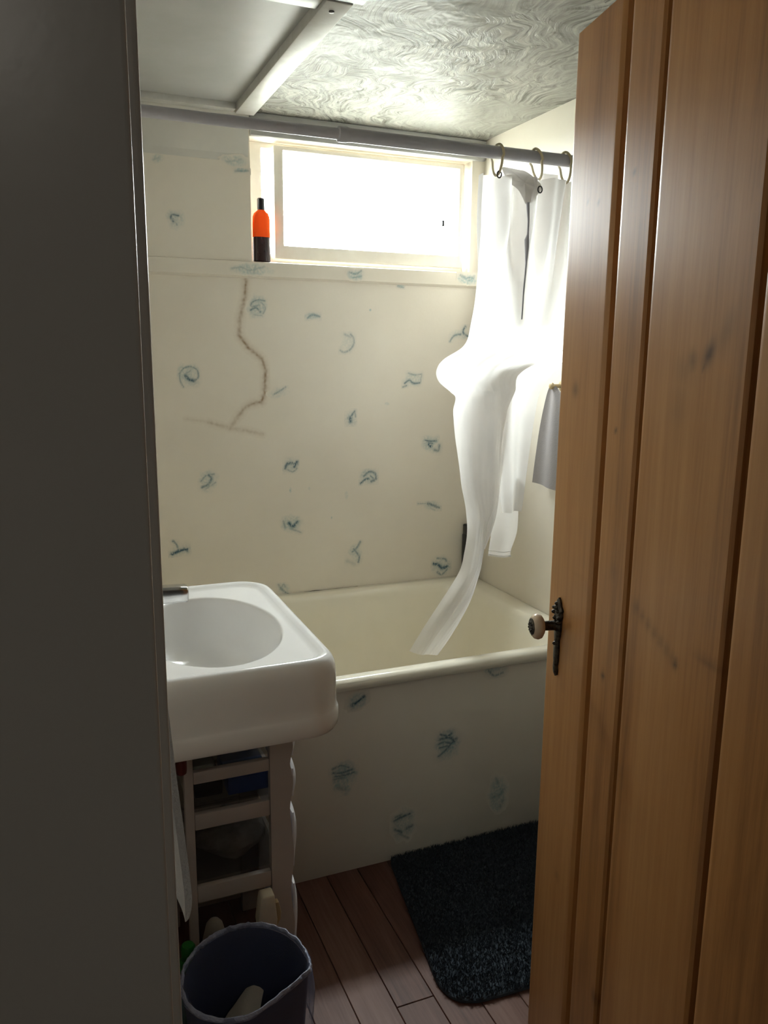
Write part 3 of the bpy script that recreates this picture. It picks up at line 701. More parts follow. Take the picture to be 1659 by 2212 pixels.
faucet = thing('faucet', 'chunky chrome faucet with square-ended spout reaching over the basin', 'faucet', (0.055, BCY, .806))
MB().loft([[(a, b, z) for a, b in rrect(-.028 + i, .028 - i, -.08 + i, .08 - i, (.02,) * 4, 6)] for i, z in ((0, .0002), (0, .010), (.003, .014), (.008, .016))], True, True, True).build('base_plate', M['chrome'], faucet, True)
sp = []
for xx, zt, zb, hw in ((-.018, .058, .014, .017), (.0, .078, .016, .018), (.03, .093, .038, .0180), (.08, .1000, .058, .0172), (.13, .1005, .0650, .0168), (.165, .0990, .0655, .0165), (.184, .0975, .0640, .0165), (.1875, .0955, .0660, .0155)):
    c = .005
    sp.append([(xx, -hw, zb + c), (xx, -hw, zt - c), (xx, -hw + c, zt), (xx, hw - c, zt), (xx, hw, zt - c), (xx, hw, zb + c), (xx, hw - c, zb), (xx, -hw + c, zb)])
spo = MB().loft(sp, True, True, True).build('spout', M['chrome'], faucet, bevel=.0012)
MB().lathe([(.009, .064), (.010, .0655), (.010, .071)], (.160, 0, 0), n=20).build('aerator', M['chrome'], spo, True)
for s in (-1, 1):
    MB().lathe([(.019, .014), (.020, .03), (.021, .05), (.017, .056), (.004, .057)], (0, s * .055, 0), n=20).build('handle', M['chrome'], faucet, True)

# ------------------------------------------------------------------ drawer tower under the basin
TX0, TX1, TY0, TY1 = .198, .416, 1.478, 1.800
tower = thing('drawer_tower', 'narrow white plastic drawer tower standing under the basin', 'drawer unit', (0, 0, 0))
def TB(x0, x1, y0, y1, z0, z1, nm, bev=.002): return MB().box(x0, x1, y0, y1, z0, z1).build(nm, M['tower'], tower, bevel=bev)
for ya, yb in ((TY0, TY0 + .018), (TY1 - .018, TY1)):
    TB(TX0, TX0 + .018, ya, yb, 0, .648, 'post')
    # wavy stile next to the drawer fronts
    st = MB(); L = []; R_ = []
    for k in range(66):
        z = .648 * k / 65
        w = 0
        for c, hh in ((.585, .036), (.505, .045), (.345, .075), (.175, .06)):
            w = max(w, math.exp(-((z - c) / hh) ** 2 * 1.4))
        L.append(z); R_.append(TX1 - .006 + .008 * w)
    st.loft([[(TX0 + .172, ya, z), (r, ya, z), (r, yb, z), (TX0 + .172, yb, z)] for z, r in zip(L, R_)], True, True, True)
    st.build('stile', M['tower'], tower, smooth=True)
    for z0, z1 in ((.540, .566), (.440, .474), (.277, .312), (.06, .09)):
        TB(TX0 + .0185, TX0 + .1715, ya + .002, yb - .002, z0, z1, 'rail')
TB(TX0, TX1, TY0, TY1, .6485, .657, 'top_panel')
M['front'] = cloth('milky_drawer_plastic', (.80, .79, .82), .3, 0, 50, .02)
drawers = ((.568, .638), (.476, .538), (.314, .438), (.092, .272))
for z0, z1 in drawers:
    t = .0022
    b = MB()
    xa, xb, ya, yb = TX0 + .02, TX1 - .004, TY0 + .021, TY1 - .021
    b.box(xa, xb, ya, ya + t, z0, z1 - .012); b.box(xa, xb, yb - t, yb, z0, z1 - .012)
    b.box(xa, xa + t, ya + t, yb - t, z0, z1 - .012); b.box(xa + t, xb, ya + t, yb - t, z0, z0 + t)
    dr = b.build('drawer', M['clear'], tower)
    H = z1 - z0; V = []
    rows = []
    lo_, hi_ = z0 - .004, z1 - .004
    for i in range(17):
        s = i / 16; z = lo_ + (hi_ - lo_) * s
        pz = math.sin(math.pi * min(1, s * 1.0)) ** .8 if H < .1 else math.sin(math.pi * s ** 1.35) ** .8
        row = []
        for j in range(25):
            q = j / 24; y = TY0 + .004 + (TY1 - TY0 - .008) * q
            by = math.sin(math.pi * q) ** .5
            row.append((TX1 + .004 + .006 * by + .019 * pz * by, y, z))
        rows.append(row)
    f = MB(); f.loft(rows, False)
    nb = [[(TX1 + .0005, p[1], p[2]) for p in r] for r in rows]
    f.loft(nb, False)
    f.loft([rows[0], nb[0]], False); f.loft([rows[-1], nb[-1]], False)
    f.loft([[r[0] for r in rows], [r[0] for r in nb]], False); f.loft([[r[-1] for r in rows], [r[-1] for r in nb]], False)
    f.build('drawer_front', M['front'], dr, smooth=True)
# things kept in the drawers
def rolled(x, y, z, r, w, nm, mat, label, cat):
    m = MB(); m.lathe([(r * .35, -w / 2), (r * .95, -w / 2), (r, -w / 2 + .003), (r, w / 2 - .003), (r * .95, w / 2), (r * .35, w / 2)], (x, y, z + r), 'x', 24)
    return tag(m.build(nm, mat, smooth=True), label, cat)
rolled(.252, 1.545, .5706, .022, .058, 'bandage_roll', M['roll'], 'small off-white roll in the top drawer of the tower', 'roll')
tag(MB().box(.298, .338, 1.52, 1.60, .5706, .618).build('small_box', M['roll'], bevel=.004), 'small off-white box between the roll and the teal pack in the tower', 'box')
tag(MB().box(.344, .384, 1.52, 1.60, .5706, .622).build('soap_pack', M['teal_pack'], bevel=.006), 'dull teal pack at the front of the top tower drawer', 'pack')
bx = tag(MB().box(.292, .378, 1.52, 1.64, .4785, .522).build('blue_box', M['blue_box'], bevel=.003), 'dark blue box lying in the second tower drawer', 'box')
tag(MB().box(.224, .284, 1.53, 1.66, .4785, .512).build('dark_case', M['black'], bevel=.006), 'black case at the back of the second tower drawer', 'case')
cl = MB(); rows = []
for i in range(9):
    u = i / 8; ring = []
    for j in range(28):
        a = 2 * math.pi * j / 28
        r = math.sin(math.pi * min(max(u, .03), .97)) ** .45
        p = Vector((.302 + (u - .5) * .150, 1.585 + .075 * r * math.cos(a), 0))
        zz = .040 + .036 * r * math.sin(a)
        nz = mnoise.noise(Vector((p.x * 22, math.cos(a) * 2, math.sin(a) * 2)))
        ring.append((p.x, p.y + .008 * nz, max(.3175, .3175 + zz + .010 * nz)))
    rows.append(ring)
cl.loft(rows, True, True, True)
tag(cl.build('folded_cloth', M['cloth_white'], smooth=True), 'pale crumpled cloth filling the deep middle drawer of the tower', 'cloth')

# ------------------------------------------------------------------ waste bin with its liner
def smooth_closed(pts, n):
    P = [Vector((a, b, 0)) for a, b in pts]; m = len(P); out = []
    for k in range(n):
        t = k / n * m; i = int(t); f = t - i
        p0, p1, p2, p3 = P[(i - 1) % m], P[i % m], P[(i + 1) % m], P[(i + 2) % m]
        out.append(.5 * ((2 * p1) + (p2 - p0) * f + (2 * p0 - 5 * p1 + 4 * p2 - p3) * f * f + (3 * p1 - p0 - 3 * p2 + p3) * f ** 3))
    return out
RIM = smooth_closed([(.366, 1.198), (.371, 1.235), (.358, 1.290), (.325, 1.332), (.280, 1.351), (.230, 1.345), (.185, 1.318), (.156, 1.275), (.146, 1.225), (.160, 1.175), (.196, 1.142), (.246, 1.134), (.306, 1.160), (.346, 1.182)], 140)
RC = Vector((.262, 1.243, 0))
def binring(k, z, wob=0, seed=0, outw=0):
    out = []
    for i, p in enumerate(RIM):
        d = (p - RC); q = RC + d * k
        n = mnoise.noise(Vector((d.x * 60, d.y * 60, z * 14 + seed)))
        n2 = mnoise.noise(Vector((d.x * 150, d.y * 150, z * 30 + seed)))
        q = q + d.normalized() * (outw + wob * (n + .6 * n2))
        out.append((q.x, q.y, z + wob * .8 * n2 * (1 if z > .25 else 0)))
    return out
bin_ = thing('waste_bin', 'small navy waste bin with a pale blue-grey plastic liner folded over the rim', 'waste bin', (0, 0, 0))
MB().loft([binring(.76, .002), binring(.79, .0), binring(.80, .006), binring(.97, .296), binring(.965, .299), binring(.955, .296), binring(.785, .012), binring(.77, .010)], True, True, True).build('bin_shell', M['bin'], bin_, smooth=True)
MB().loft([binring(.56, .035, .002, 3), binring(.70, .06, .003, 3), binring(.78, .14, .004, 3), binring(.87, .24, .0035, 3), binring(.915, .285, .003, 3), binring(.945, .302, .0025, 3), binring(.985, .308, .0025, 3), binring(1.02, .303, .003, 3), binring(1.035, .288, .0035, 3), binring(1.03, .25, .004, 3, .003), binring(1.01, .20, .005, 3, .004), binring(1.0, .172, .006, 3, .005)], True, True, False).build('bin_liner', M['bag'], bin_, smooth=True)
fo = []
for j in range(11):
    a = 2 * math.pi * j / 10
    fo.append(binring(.992 + .030 * math.cos(a), .3035 + .0055 * math.sin(a), .0022, 9 + j * .15))
MB().loft(fo, True).build('liner_fold', M['bag_fold'], bin_, smooth=True)
pp = MB(); rows = []
for i in range(14):
    u = i / 13; row = []
    for j in range(12):
        v = j / 11
        w = .036 * (1 - .35 * max(0, u - .7) / .3)
        a = Vector((.208 + .075 * u, 1.222 + .066 * u, .150 + .060 * u)) + Vector((.63, -.62, .35)).normalized() * ((v - .5) * 2 * w)
        a.z += .012 * math.sin(v * 3.1) + .006 * mnoise.noise(Vector((u * 3, v * 3, 4)))
        row.append(tuple(a))
    rows.append(row)
pp.loft(rows, False); pp.loft([[(a, b, c - .002) for a, b, c in r] for r in rows], False)
tag(pp.build('paper_scrap', M['paper'], smooth=True), 'bent off-white paper scrap thrown in the waste bin', 'paper')

# bottles on the floor between bin and tower
gb = thing('green_bottle', 'green plastic bottle on the floor left behind the waste bin', 'bottle', (.180, 1.385, 0))
MB().lathe([(.026, 0), (.030, .004), (.030, .19), (.027, .215), (.016, .235), (.012, .24)], n=28).build('bottle_body', M['green'], gb, True)
MB().lathe([(.013, .236), (.014, .238), (.014, .262), (.011, .266)], n=20).build('bottle_cap', M['green'], gb, True)
cb_ = thing('grey_bottle', 'grey-beige bottle with a conical top between the green bottle and the tower', 'bottle', (.236, 1.412, 0))
MB().lathe([(.026, 0), (.029, .004), (.029, .20), (.026, .22)], n=28).build('bottle_body', M['grey_cap'], cb_, True)
MB().lathe([(.026, .219), (.0255, .235), (.016, .275), (.010, .283), (.003, .285)], n=24).build('bottle_cap', M['grey_cap'], cb_, True)
wb_ = thing('spray_bottle', 'cream spray bottle with boxy white head beside the right tower post', 'bottle', (.342, 1.412, 0))
MB().lathe([(.030, 0), (.034, .004), (.034, .17), (.030, .20), (.016, .225), (.014, .232)], n=28).build('bottle_body', M['cap_white'], wb_, True)
hd_ = MB(); hd_.loft([[(-.014 + a, -.014, z), (.016 + b, -.014, z), (.016 + b, .014, z), (-.014 + a, .014, z)] for a, b, z in ((-.004, 0, .230), (-.008, .002, .258), (-.004, -.001, .290), (-.001, -.003, .312), (.002, -.005, .316))], True, True, True)
hdo = hd_.build('spray_head', M['cap_white'], wb_, bevel=.003)
tg = MB(); tg.loft([[(.014, -.007, z), (.020 + b, -.007, z), (.020 + b, .007, z), (.014, .007, z)] for b, z in ((.0, .240), (.006, .252), (.008, .266), (.003, .292))], True, True, True)
tg.build('trigger', M['cap_tan'], hdo, bevel=.002)

# ------------------------------------------------------------------ bath mat
mat_ = thing('bath_mat', 'dark slate-blue tufted bath mat with a rounded corner in front of the tub', 'bath mat', (0, 0, 0))
O = [(.792, 1.826), (.770, 1.72), (.744, 1.56), (.722, 1.43), (.716, 1.375), (.728, 1.332), (.757, 1.309), (.80, 1.300), (.95, 1.294), (1.15, 1.290), (1.30, 1.290), (1.345, 1.305), (1.368, 1.345), (1.380, 1.45), (1.395, 1.62), (1.40, 1.77), (1.395, 1.815), (1.36, 1.832), (1.10, 1.833), (.83, 1.833)]
OUT = smooth_closed(O, 160); OC = Vector((1.06, 1.57, 0))
def mr(k, z): return [(OC.x + (p.x - OC.x) * k, min(OC.y + (p.y - OC.y) * k, 1.834), z) for p in OUT]
MB().loft([mr(.99, .0), mr(1.0, .003), mr(.997, .008), mr(.985, .011), mr(.6, .011), mr(.05, .011)], True, True, True).build('mat_base', M['rug'], mat_, smooth=True)
def inside(x, y):
    c = False; n = len(OUT)
    for i in range(n):
        a, b = OUT[i], OUT[i - 1]
        if (a.y > y) != (b.y > y) and x < (b.x - a.x) * (y - a.y) / (b.y - a.y) + a.x: c = not c
    return c
rg = np.random.default_rng(3)
V = []; F = []
cand = rg.uniform((.71, 1.285), (1.40, 1.832), (42000, 2))
mask = np.zeros(len(cand), bool)
ox = np.array([(p.x, p.y) for p in OUT]); ob = np.roll(ox, 1, 0)
for a, b in zip(ox, ob):
    cond = (a[1] > cand[:, 1]) != (b[1] > cand[:, 1])
    with np.errstate(divide='ignore', invalid='ignore'):
        xi = (b[0] - a[0]) * (cand[:, 1] - a[1]) / (b[1] - a[1]) + a[0]
    mask ^= cond & (cand[:, 0] < xi)
for x, y in cand[mask]:
    a = rg.uniform(0, 6.28); w = rg.uniform(.0014, .0026); h = rg.uniform(.007, .0125); l = rg.normal(0, .004, 2)
    i = len(V); yt = min(y + l[1], 1.8345)
    V += [(x - w * math.cos(a), min(y - w * math.sin(a), 1.8345), .009), (x + w * math.cos(a), min(y + w * math.sin(a), 1.8345), .009), (x + l[0], yt, .009 + h)]
    F.append((i, i + 1, i + 2))
me = bpy.data.meshes.new('pile'); me.from_pydata(V, [], F)
link('pile', me, M['rug'], mat_, 'stuff')

# ------------------------------------------------------------------ shower rod, rings and curtain
RY, RZ = 1.80, 1.851
rod = thing('shower_rod', 'grey-white telescopic shower curtain rod running wall to wall below the ceiling', 'curtain rod', (0, RY, RZ))
MB().tube([(XL + .004, 0, 0), (.646, 0, 0)], .0118, 20).build('thin_tube', M['rod'], rod, True)
MB().tube([(.640, 0, 0), (XR - .004, 0, 0)], .0145, 20).build('thick_tube', M['rod'], rod, True)
MB().lathe([(.0125, .630), (.0162, .632), (.0168, .640), (.0168, .650), (.0150, .656)], (0, 0, 0), 'x', 24).build('joint_collar', M['rod'], rod, True)
for s, xx in ((1, XL), (-1, XR)):
    MB().lathe([(.013, xx + s * .020), (.022, xx + s * .012), (.026, xx + s * .004), (.026, xx + s * .0005)], (0, 0, 0), 'x', 24).build('end_flange', M['rod'], rod, True)
ring_proto = None
RL = ['cream curtain ring nearest the window, leftmost on the rod', 'cream curtain ring above the folded curtain corner, second from left', 'cream curtain ring third from left, next to the door edge', 'cream curtain ring fourth on the rod, hidden behind the door', 'cream curtain ring last on the rod at the right wall']
for k, (xx, tl) in enumerate(((1.036, .05), (1.143, -.28), (1.228, -.16), (1.315, .1), (1.390, -.1))):
    if ring_proto is None:
        ang = [2 * math.pi * j / 36 for j in range(37)]
        o = MB().tube([(0, .0195 * math.sin(a) * (1 if math.cos(a) > 0 else .8), -.012 + (.031 if math.cos(a) > 0 else .040) * math.cos(a)) for a in ang], .0032, 8, False).build('curtain_ring', M['ring'], smooth=True)
        ring_proto = o
    else:
        o = ring_proto.copy(); COL.objects.link(o)
    o.location = (xx, RY, RZ); o.rotation_euler = (0, tl, .35)
    tag(o, RL[k], 'curtain ring', 'rings holding the shower curtain')

def catmull_rows(R, n):
    R = np.array(R); m = len(R) - 1; out = []
    for k in range(n):
        t = k / (n - 1) * m; i = min(int(t), m - 1); f = t - i
        p0, p1, p2, p3 = R[max(i - 1, 0)], R[i], R[i + 1], R[min(i + 2, m)]
        out.append(.5 * ((2 * p1) + (p2 - p0) * f + (2 * p0 - 5 * p1 + 4 * p2 - p3) * f * f + (3 * p1 - p0 - 3 * p2 + p3) * f ** 3))
    return out
def sheet(name, rows, n, cols, mat, parent, fn):
    rr = []
    for r in catmull_rows(rows, n):
        xl, zl, xr, zr, y = r
        line = []
        for j in range(cols):
            u = j / (cols - 1)
            z = zl + (zr - zl) * u
            dx, dy, dz = fn(u, z)
            line.append((xl + (xr - xl) * u + dx, y + dy, z + dz))
        rr.append(line)
    m = MB(); m.loft(rr, False)
    return m.build(name, mat, parent, smooth=True)
def sstep(a, b, x):
    t = min(max((x - a) / (b - a), 0), 1); return t * t * (3 - 2 * t)
curtain = thing('shower_curtain', 'white shower curtain pushed to the right, bunched midway, tail in the tub', 'shower curtain', (0, 0, 0))
FRONT_ROWS = [
    (0.994, 1.801, 1.350, 1.807, 1.810),
    (0.995, 1.755, 1.339, 1.759, 1.810),
    (1.002, 1.671, 1.331, 1.669, 1.820),
    (1.006, 1.563, 1.328, 1.553, 1.830),
    (1.002, 1.463, 1.321, 1.452, 1.845),
    (0.992, 1.400, 1.284, 1.385, 1.850),
    (0.941, 1.365, 1.226, 1.358, 1.848),
    (0.919, 1.336, 1.176, 1.334, 1.846),
    (0.927, 1.304, 1.155, 1.310, 1.848),
    (0.963, 1.280, 1.160, 1.288, 1.860),
    (0.993, 1.262, 1.170, 1.265, 1.880),
    (1.002, 1.216, 1.170, 1.215, 1.885),
    (1.018, 1.117, 1.159, 1.105, 1.890),
    (1.030, 1.028, 1.156, 1.022, 1.890),
    (1.046, 0.951, 1.153, 0.959, 1.890),
    (1.055, 0.898, 1.127, 0.912, 1.895),
    (1.056, 0.831, 1.107, 0.833, 1.900),
    (1.050, 0.777, 1.100, 0.783, 1.905),
    (1.015, 0.715, 1.086, 0.716, 1.910),
    (0.979, 0.653, 1.057, 0.648, 1.920),
    (0.942, 0.596, 1.023, 0.583, 1.930),
    (0.909, 0.542, 0.992, 0.531, 1.940),
]
BACK_ROWS = [
    (1.070, 1.401, 1.366, 1.386, 1.935),
    (1.089, 1.346, 1.326, 1.341, 1.940),
    (1.108, 1.284, 1.280, 1.276, 1.945),
    (1.129, 1.208, 1.267, 1.199, 1.950),
    (1.157, 1.078, 1.252, 1.074, 1.950),
    (1.172, 0.971, 1.242, 0.967, 1.950),
    (1.180, 0.931, 1.238, 0.935, 1.950),
]
INNER_ROWS = [
    (1.031, 1.371, 1.208, 1.366, 1.900),
    (1.033, 1.274, 1.186, 1.272, 1.915),
    (1.037, 1.150, 1.180, 1.145, 1.920),
    (1.056, 1.009, 1.173, 1.002, 1.925),
    (1.073, 0.916, 1.156, 0.917, 1.925),
    (1.079, 0.836, 1.121, 0.840, 1.925),
]
FOLD_SHADE_A = [
    (1.065, 1.764, 1.087, 1.766, 1.865),
    (1.075, 1.705, 1.106, 1.707, 1.870),
    (1.091, 1.617, 1.129, 1.618, 1.880),
    (1.115, 1.526, 1.145, 1.527, 1.890),
    (1.134, 1.465, 1.147, 1.466, 1.895),
]
FOLD_SHADE_A2 = [
    (1.095, 1.806, 1.123, 1.809, 1.875),
    (1.106, 1.709, 1.134, 1.711, 1.885),
    (1.122, 1.620, 1.143, 1.621, 1.895),
    (1.137, 1.527, 1.150, 1.528, 1.900),
    (1.147, 1.480, 1.152, 1.480, 1.905),
]
FOLD_SHADE_B = [
    (1.192, 1.833, 1.254, 1.832, 1.865),
    (1.191, 1.758, 1.257, 1.763, 1.870),
    (1.197, 1.668, 1.251, 1.671, 1.880),
    (1.201, 1.576, 1.237, 1.578, 1.890),
    (1.203, 1.470, 1.217, 1.470, 1.900),
]
FOLD_SHADE_B2 = [
    (1.206, 1.836, 1.266, 1.834, 1.885),
    (1.205, 1.762, 1.263, 1.766, 1.890),
    (1.208, 1.671, 1.251, 1.673, 1.895),
    (1.209, 1.577, 1.235, 1.578, 1.900),
    (1.212, 1.482, 1.222, 1.482, 1.910),
]
LINER_ROWS = [
    (1.202, 1.070, 1.272, 1.067, 2.000),
    (1.184, 0.948, 1.268, 0.950, 2.000),
    (1.178, 0.866, 1.266, 0.862, 2.000),
    (1.172, 0.814, 1.248, 0.806, 2.000),
    (1.171, 0.797, 1.247, 0.787, 2.000),
]

def front_fn(u, z):
    up = sstep(1.50, 1.70, z)
    amp = .0015 + .0285 * up
    ph = 2 * math.pi * (4.6 * u + .12 * math.sin(3 * u + z * 2))
    dy = amp * math.sin(ph) + .35 * amp * math.sin(2.3 * ph + 1 + z * 3)
    low = 1 - sstep(1.22, 1.30, z)
    dy = dy * (1 - .55 * low) + low * (.045 * (2 * u - 1) ** 2 + .006 * math.sin(9 * u + z * 5) + .012 * math.sin(u * 5 + z * 11) * (1 - sstep(.95, 1.05, z)))
    bul = math.exp(-((z - 1.335) / .05) ** 2)
    dy += bul * (.03 * (2 * u - 1) ** 2 - .006 + .003 * mnoise.noise(Vector((u * 5, z * 30, 0))))
    dx = bul * .004 * mnoise.noise(Vector((u * 3, z * 40, 2))) + .004 * mnoise.noise(Vector((u * 4, z * 9, 6)))
    dz = .004 * math.sin(u * 26) * sstep(1.74, 1.80, z)
    return dx, dy, dz
sheet('front_panel', FRONT_ROWS, 200, 190, M['curtain'], curtain, front_fn)
def back_fn(u, z):
    up = sstep(1.3, 1.6, z)
    ph = 2 * math.pi * ((1.5 + 2.0 * up) * u + .1)
    return 0, (.010 + .012 * up) * math.sin(ph), 0
def inner_fn(u, z): return 0, .010 * math.sin(7 * u + z * 6) + .03 * (2 * u - 1) ** 2, 0
for FR in (FOLD_SHADE_A, FOLD_SHADE_A2, FOLD_SHADE_B, FOLD_SHADE_B2):  # doubled fabric strips added behind the panel to darken the pleats
    sheet('fold', FR, 60, 16, M['curtain'], curtain, lambda u, z: (0, .004 * math.sin(3 * u), 0))
sheet('inner_fold', INNER_ROWS, 90, 60, M['curtain'], curtain, inner_fn)
sheet('back_panel', BACK_ROWS, 110, 90, M['curtain'], curtain, back_fn)
sheet('liner', LINER_ROWS, 60, 50, M['liner'], curtain, lambda u, z: (0, .008 * math.sin(6 * u + 2 * z), 0))
hem = MB()
r = LINER_ROWS[-1]
hem.tube([(r[0] + (r[2] - r[0]) * k / 12, r[4] + .008 * math.sin(6 * k / 12 + 2 * r[1]), r[1] + (r[3] - r[1]) * k / 12) for k in range(13)], .003, 8)
hem.tube([(r[0] + (r[2] - r[0]) * k / 12, r[4] + .008 * math.sin(6 * k / 12 + 2 * r[1]) - .002, r[1] + .014 + (r[3] - r[1]) * k / 12) for k in range(13)], .0012, 6)
hem.build('hem', M['liner'], curtain, smooth=True)
# turned-over corner with its metal eyelet
fp = [(1.040, 1.815), (1.089, 1.816), (1.115, 1.812), (1.150, 1.785), (1.141, 1.759), (1.116, 1.738), (1.096, 1.768), (1.058, 1.790)]
fs = smooth_closed(fp, 48); fc = sum((Vector(p) for p in fs), Vector()) / 48
fl_ = MB()
def fr(k, off): return [(fc.x + (p.x - fc.x) * k, 1.783 + off + .010 * math.sin((p.x - 1.04) * 30) * k + .004 * mnoise.noise(Vector((p.x * 40, p.y * 40, 1))), fc.y + (p.y - fc.y) * k) for p in fs]
fl_.loft([fr(.05, -.004), fr(.5, -.004), fr(.95, -.001), fr(1, .001), fr(.95, .003), fr(.5, .004), fr(.05, .004)], True, True, True)
flap = fl_.build('turned_corner', M['curtain'], curtain, smooth=True)
def eyelet(x, y, z, par):
    a = [2 * math.pi * j / 24 for j in range(25)]
    MB().tube([(x + .0058 * math.cos(q), y, z + .0075 * math.sin(q)) for q in a], .0017, 8, False).build('eyelet', M['dark_metal'], par, True)
eyelet(1.137, 1.766, 1.770, flap)
eyelet(1.036, 1.790, 1.800, flap)
cd = MB()
cd.tube([(1.116, 1.785, 1.742), (1.121, 1.786, 1.70), (1.122, 1.788, 1.668), (1.120, 1.789, 1.655), (1.1215, 1.789, 1.635), (1.122, 1.79, 1.60), (1.119, 1.792, 1.53), (1.1185, 1.794, 1.464)], [.0045, .0026, .0026, .0062, .0055, .0026, .0022, .0018], 10)
cd.build('pull_cord', M['rod'], curtain, smooth=True)

# ------------------------------------------------------------------ towel hanging just inside the doorway
bar = thing('towel_bar', 'small chrome towel bar on the left wall just inside the doorway', 'towel bar', (0, 0, 0))
MB().tube([(.060, .665, 1.30), (.060, .775, 1.30)], .006, 14).build('rail', M['chrome'], bar, True)
for yy in (.672, .768):
    MB().tube([(XL + .0005, yy, 1.30), (.060, yy, 1.30)], .007, 14).build('bracket', M['chrome'], bar, True)
path = [(.050, .95), (.048, 1.05), (.047, 1.2), (.049, 1.295), (.054, 1.3055), (.060, 1.3085), (.066, 1.3055), (.0682, 1.295), (.0690, 1.20), (.0725, 1.10), (.0785, 1.00), (.0835, .93), (.0862, .88), (.0858, .850)]
tw = MB(); rowsA = []; rowsB = []
cp = catmull_rows([(a, b, 0, 0, 0) for a, b in path], 90)
for k in range(40):
    y = .69 + .055 * k / 39
    ra, rb = [], []
    for i, c in enumerate(cp):
        a = cp[min(i + 1, 89)] - cp[max(i - 1, 0)]; nn = Vector((a[1], -a[0])).normalized()
        th = .0036 * min(1, math.sqrt(max(0, min(i, 89 - i)) / 5 + .03))
        wv = .0025 * math.sin(y * 50 + i * .05) * (i / 89)
        # nn points away from the bar on the outer side
        ra.append((c[0] - nn.x * th * .1 + wv, y, c[1] - nn.y * th * .1)); rb.append((c[0] - nn.x * th * 2 + wv, y, c[1] - nn.y * th * 2))
    rowsA.append(ra + rb[::-1])
tw.loft(rowsA, True, True, True)
tag(tw.build('hand_towel', M['towel'], smooth=True), 'white terry towel hanging edge-on beside the left door jamb', 'towel')

# ------------------------------------------------------------------ bottles by the tub and window
ab = thing('amber_bottle', 'amber plastic bottle with black cap standing on the window ledge', 'bottle', (.657, 2.602, 1.6545))
def ov(rx, ry, z): return [(rx * math.copysign(abs(math.cos(a)) ** .75, math.cos(a)), ry * math.copysign(abs(math.sin(a)) ** .75, math.sin(a)), z) for a in [2 * math.pi * j / 36 for j in range(36)]]
MB().loft([ov(.024, .016, .0), ov(.0270, .0185, .003), ov(.0272, .0188, .075)], True, True, True).build('dark_contents', M['dark_liquid'], ab, True)
MB().loft([ov(.0272, .0188, .0755), ov(.0270, .0186, .120), ov(.0262, .018, .136), ov(.022, .015, .147), ov(.014, .011, .154), ov(.0108, .0100, .157)], True, True, True).build('bottle_body', M['amber'], ab, True)
MB().lathe([(.0112, .1575), (.0118, .159), (.0118, .189), (.0105, .192)], n=24).build('cap', M['black'], ab, True)
bb = thing('black_bottle', 'tall black bottle in the far tub corner, half hidden by the curtain', 'bottle', (1.4065, 2.555, .5598))
MB().loft([[(a, b, z) for a, b in rrect(-.019 + i, .019 - i, -.024 + i, .024 - i, (.007,) * 4, 6)] for i, z in ((.004, 0), (0, .003), (0, .160), (.002, .166))], True, True, True).build('bottle_body', M['black'], bb, True)
MB().loft([[(a, b, z) for a, b in rrect(-.018 + i, .018 - i, -.022 + i, .022 - i, (.007,) * 4, 6)] for i, z in ((.001, .1665), (0, .168), (0, .198), (.003, .201))], True, True, True).build('cap', M['black'], bb, True)
for nm, zc, w, h, mt in (('label_mark', .122, .005, .007, 'print_white'), ('label_mark', .108, .006, .003, 'print_white'), ('label_mark', .094, .006, .006, 'print_orange'), ('label_mark', .080, .005, .003, 'print_white')):
    a = [2 * math.pi * j / 14 for j in range(14)]
    MB().loft([[(-.006 + w * math.cos(q), -.0245, zc + h * math.sin(q)) for q in a], [(-.006 + w * math.cos(q), -.0238, zc + h * math.sin(q)) for q in a]], True, True, True).build(nm, M[mt], bb)

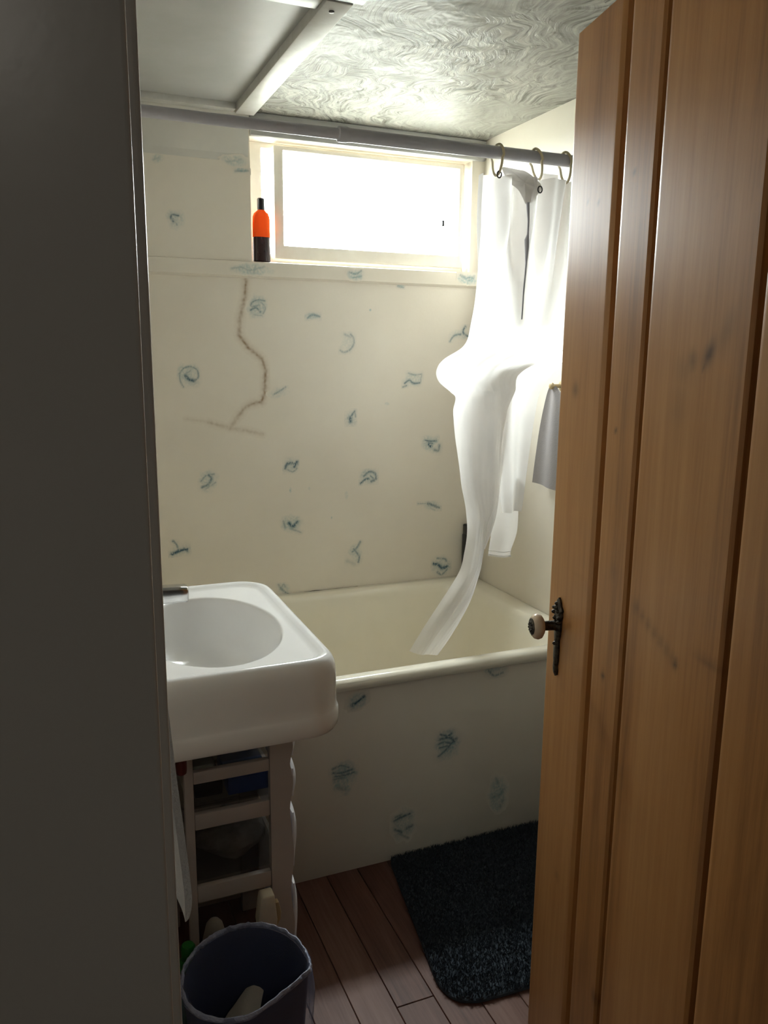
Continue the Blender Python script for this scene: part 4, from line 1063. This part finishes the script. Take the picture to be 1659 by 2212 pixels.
# ------------------------------------------------------------------ on the right wall behind the curtain
hk = thing('towel_hook', 'tan wooden towel peg on the right wall beside the door edge', 'hook', (XR, 2.062, 1.285))
MB().lathe([(.016, -.0005), (.016, -.006), (.013, -.008)], (0, 0, 0), 'x', 20).build('back_plate', M['cap_tan'], hk, True)
MB().lathe([(.006, -.008), (.006, -.034), (.010, -.038), (.010, -.044), (.006, -.047)], (0, 0, 0), 'x', 20).build('peg', M['cap_tan'], hk, True)
WC = [(2.046, 1.285, 2.078, 1.285, 0), (2.010, 1.25, 2.094, 1.255, 0), (1.985, 1.16, 2.120, 1.165, 0), (1.968, 1.06, 2.138, 1.065, 0), (1.958, .972, 2.150, .980, 0)]
rr = []
for r in catmull_rows(WC, 50):
    line = []
    for j in range(60):
        u = j / 59; z = r[1] + (r[3] - r[1]) * u
        k = sstep(1.28, 1.1, z)
        line.append((1.404 + (.003 + .003 * k) * math.sin(u * 9 + .5), r[0] + (r[2] - r[0]) * u, z))
    rr.append(line)
wc = MB(); wc.loft(rr, False)
tag(wc.build('wash_cloth', M['wash_cloth'], smooth=True), 'thin grey wash cloth hanging from the wall peg beyond the curtain', 'cloth')
sh = thing('wall_shelf', 'small white shelf high on the right wall behind the curtain', 'shelf', (XR, 2.05, 1.69))
MB().box(-.055, -.0005, -.06, .06, -.003, .003).build('shelf_board', M['sash'], sh, bevel=.002)
for s in (-.045, .045):
    MB().loft([[(-.0006, s - .003, -.0035), (-.0006, s + .003, -.0035), (-.0006, s + .003, -.034), (-.0006, s - .003, -.034)], [(-.045, s - .003, -.0035), (-.045, s + .003, -.0035), (-.045, s + .003, -.008), (-.045, s - .003, -.008)]], True, True, True).build('bracket', M['sash'], sh)

# ------------------------------------------------------------------ fill lamp added in the dark hallway, off frame
lamp = thing('ceiling_lamp', 'round milk-glass ceiling lamp in the hallway behind the viewer', 'lamp', (.15, -.75, ZC))
MB().lathe([(.09, -.001), (.09, -.018), (.085, -.022)], (0, 0, 0), n=32).build('lamp_base', M['sash'], lamp, True)
ld = bpy.data.lights.new('lamp_bulb', 'AREA'); ld.shape = 'DISK'; ld.size = .16; ld.energy = FILL_LAMP_POWER; ld.color = (1, .93, .82)
lo = bpy.data.objects.new('lamp_bulb', ld); COL.objects.link(lo); lo.parent = lamp; lo.location = (0, 0, -.024)
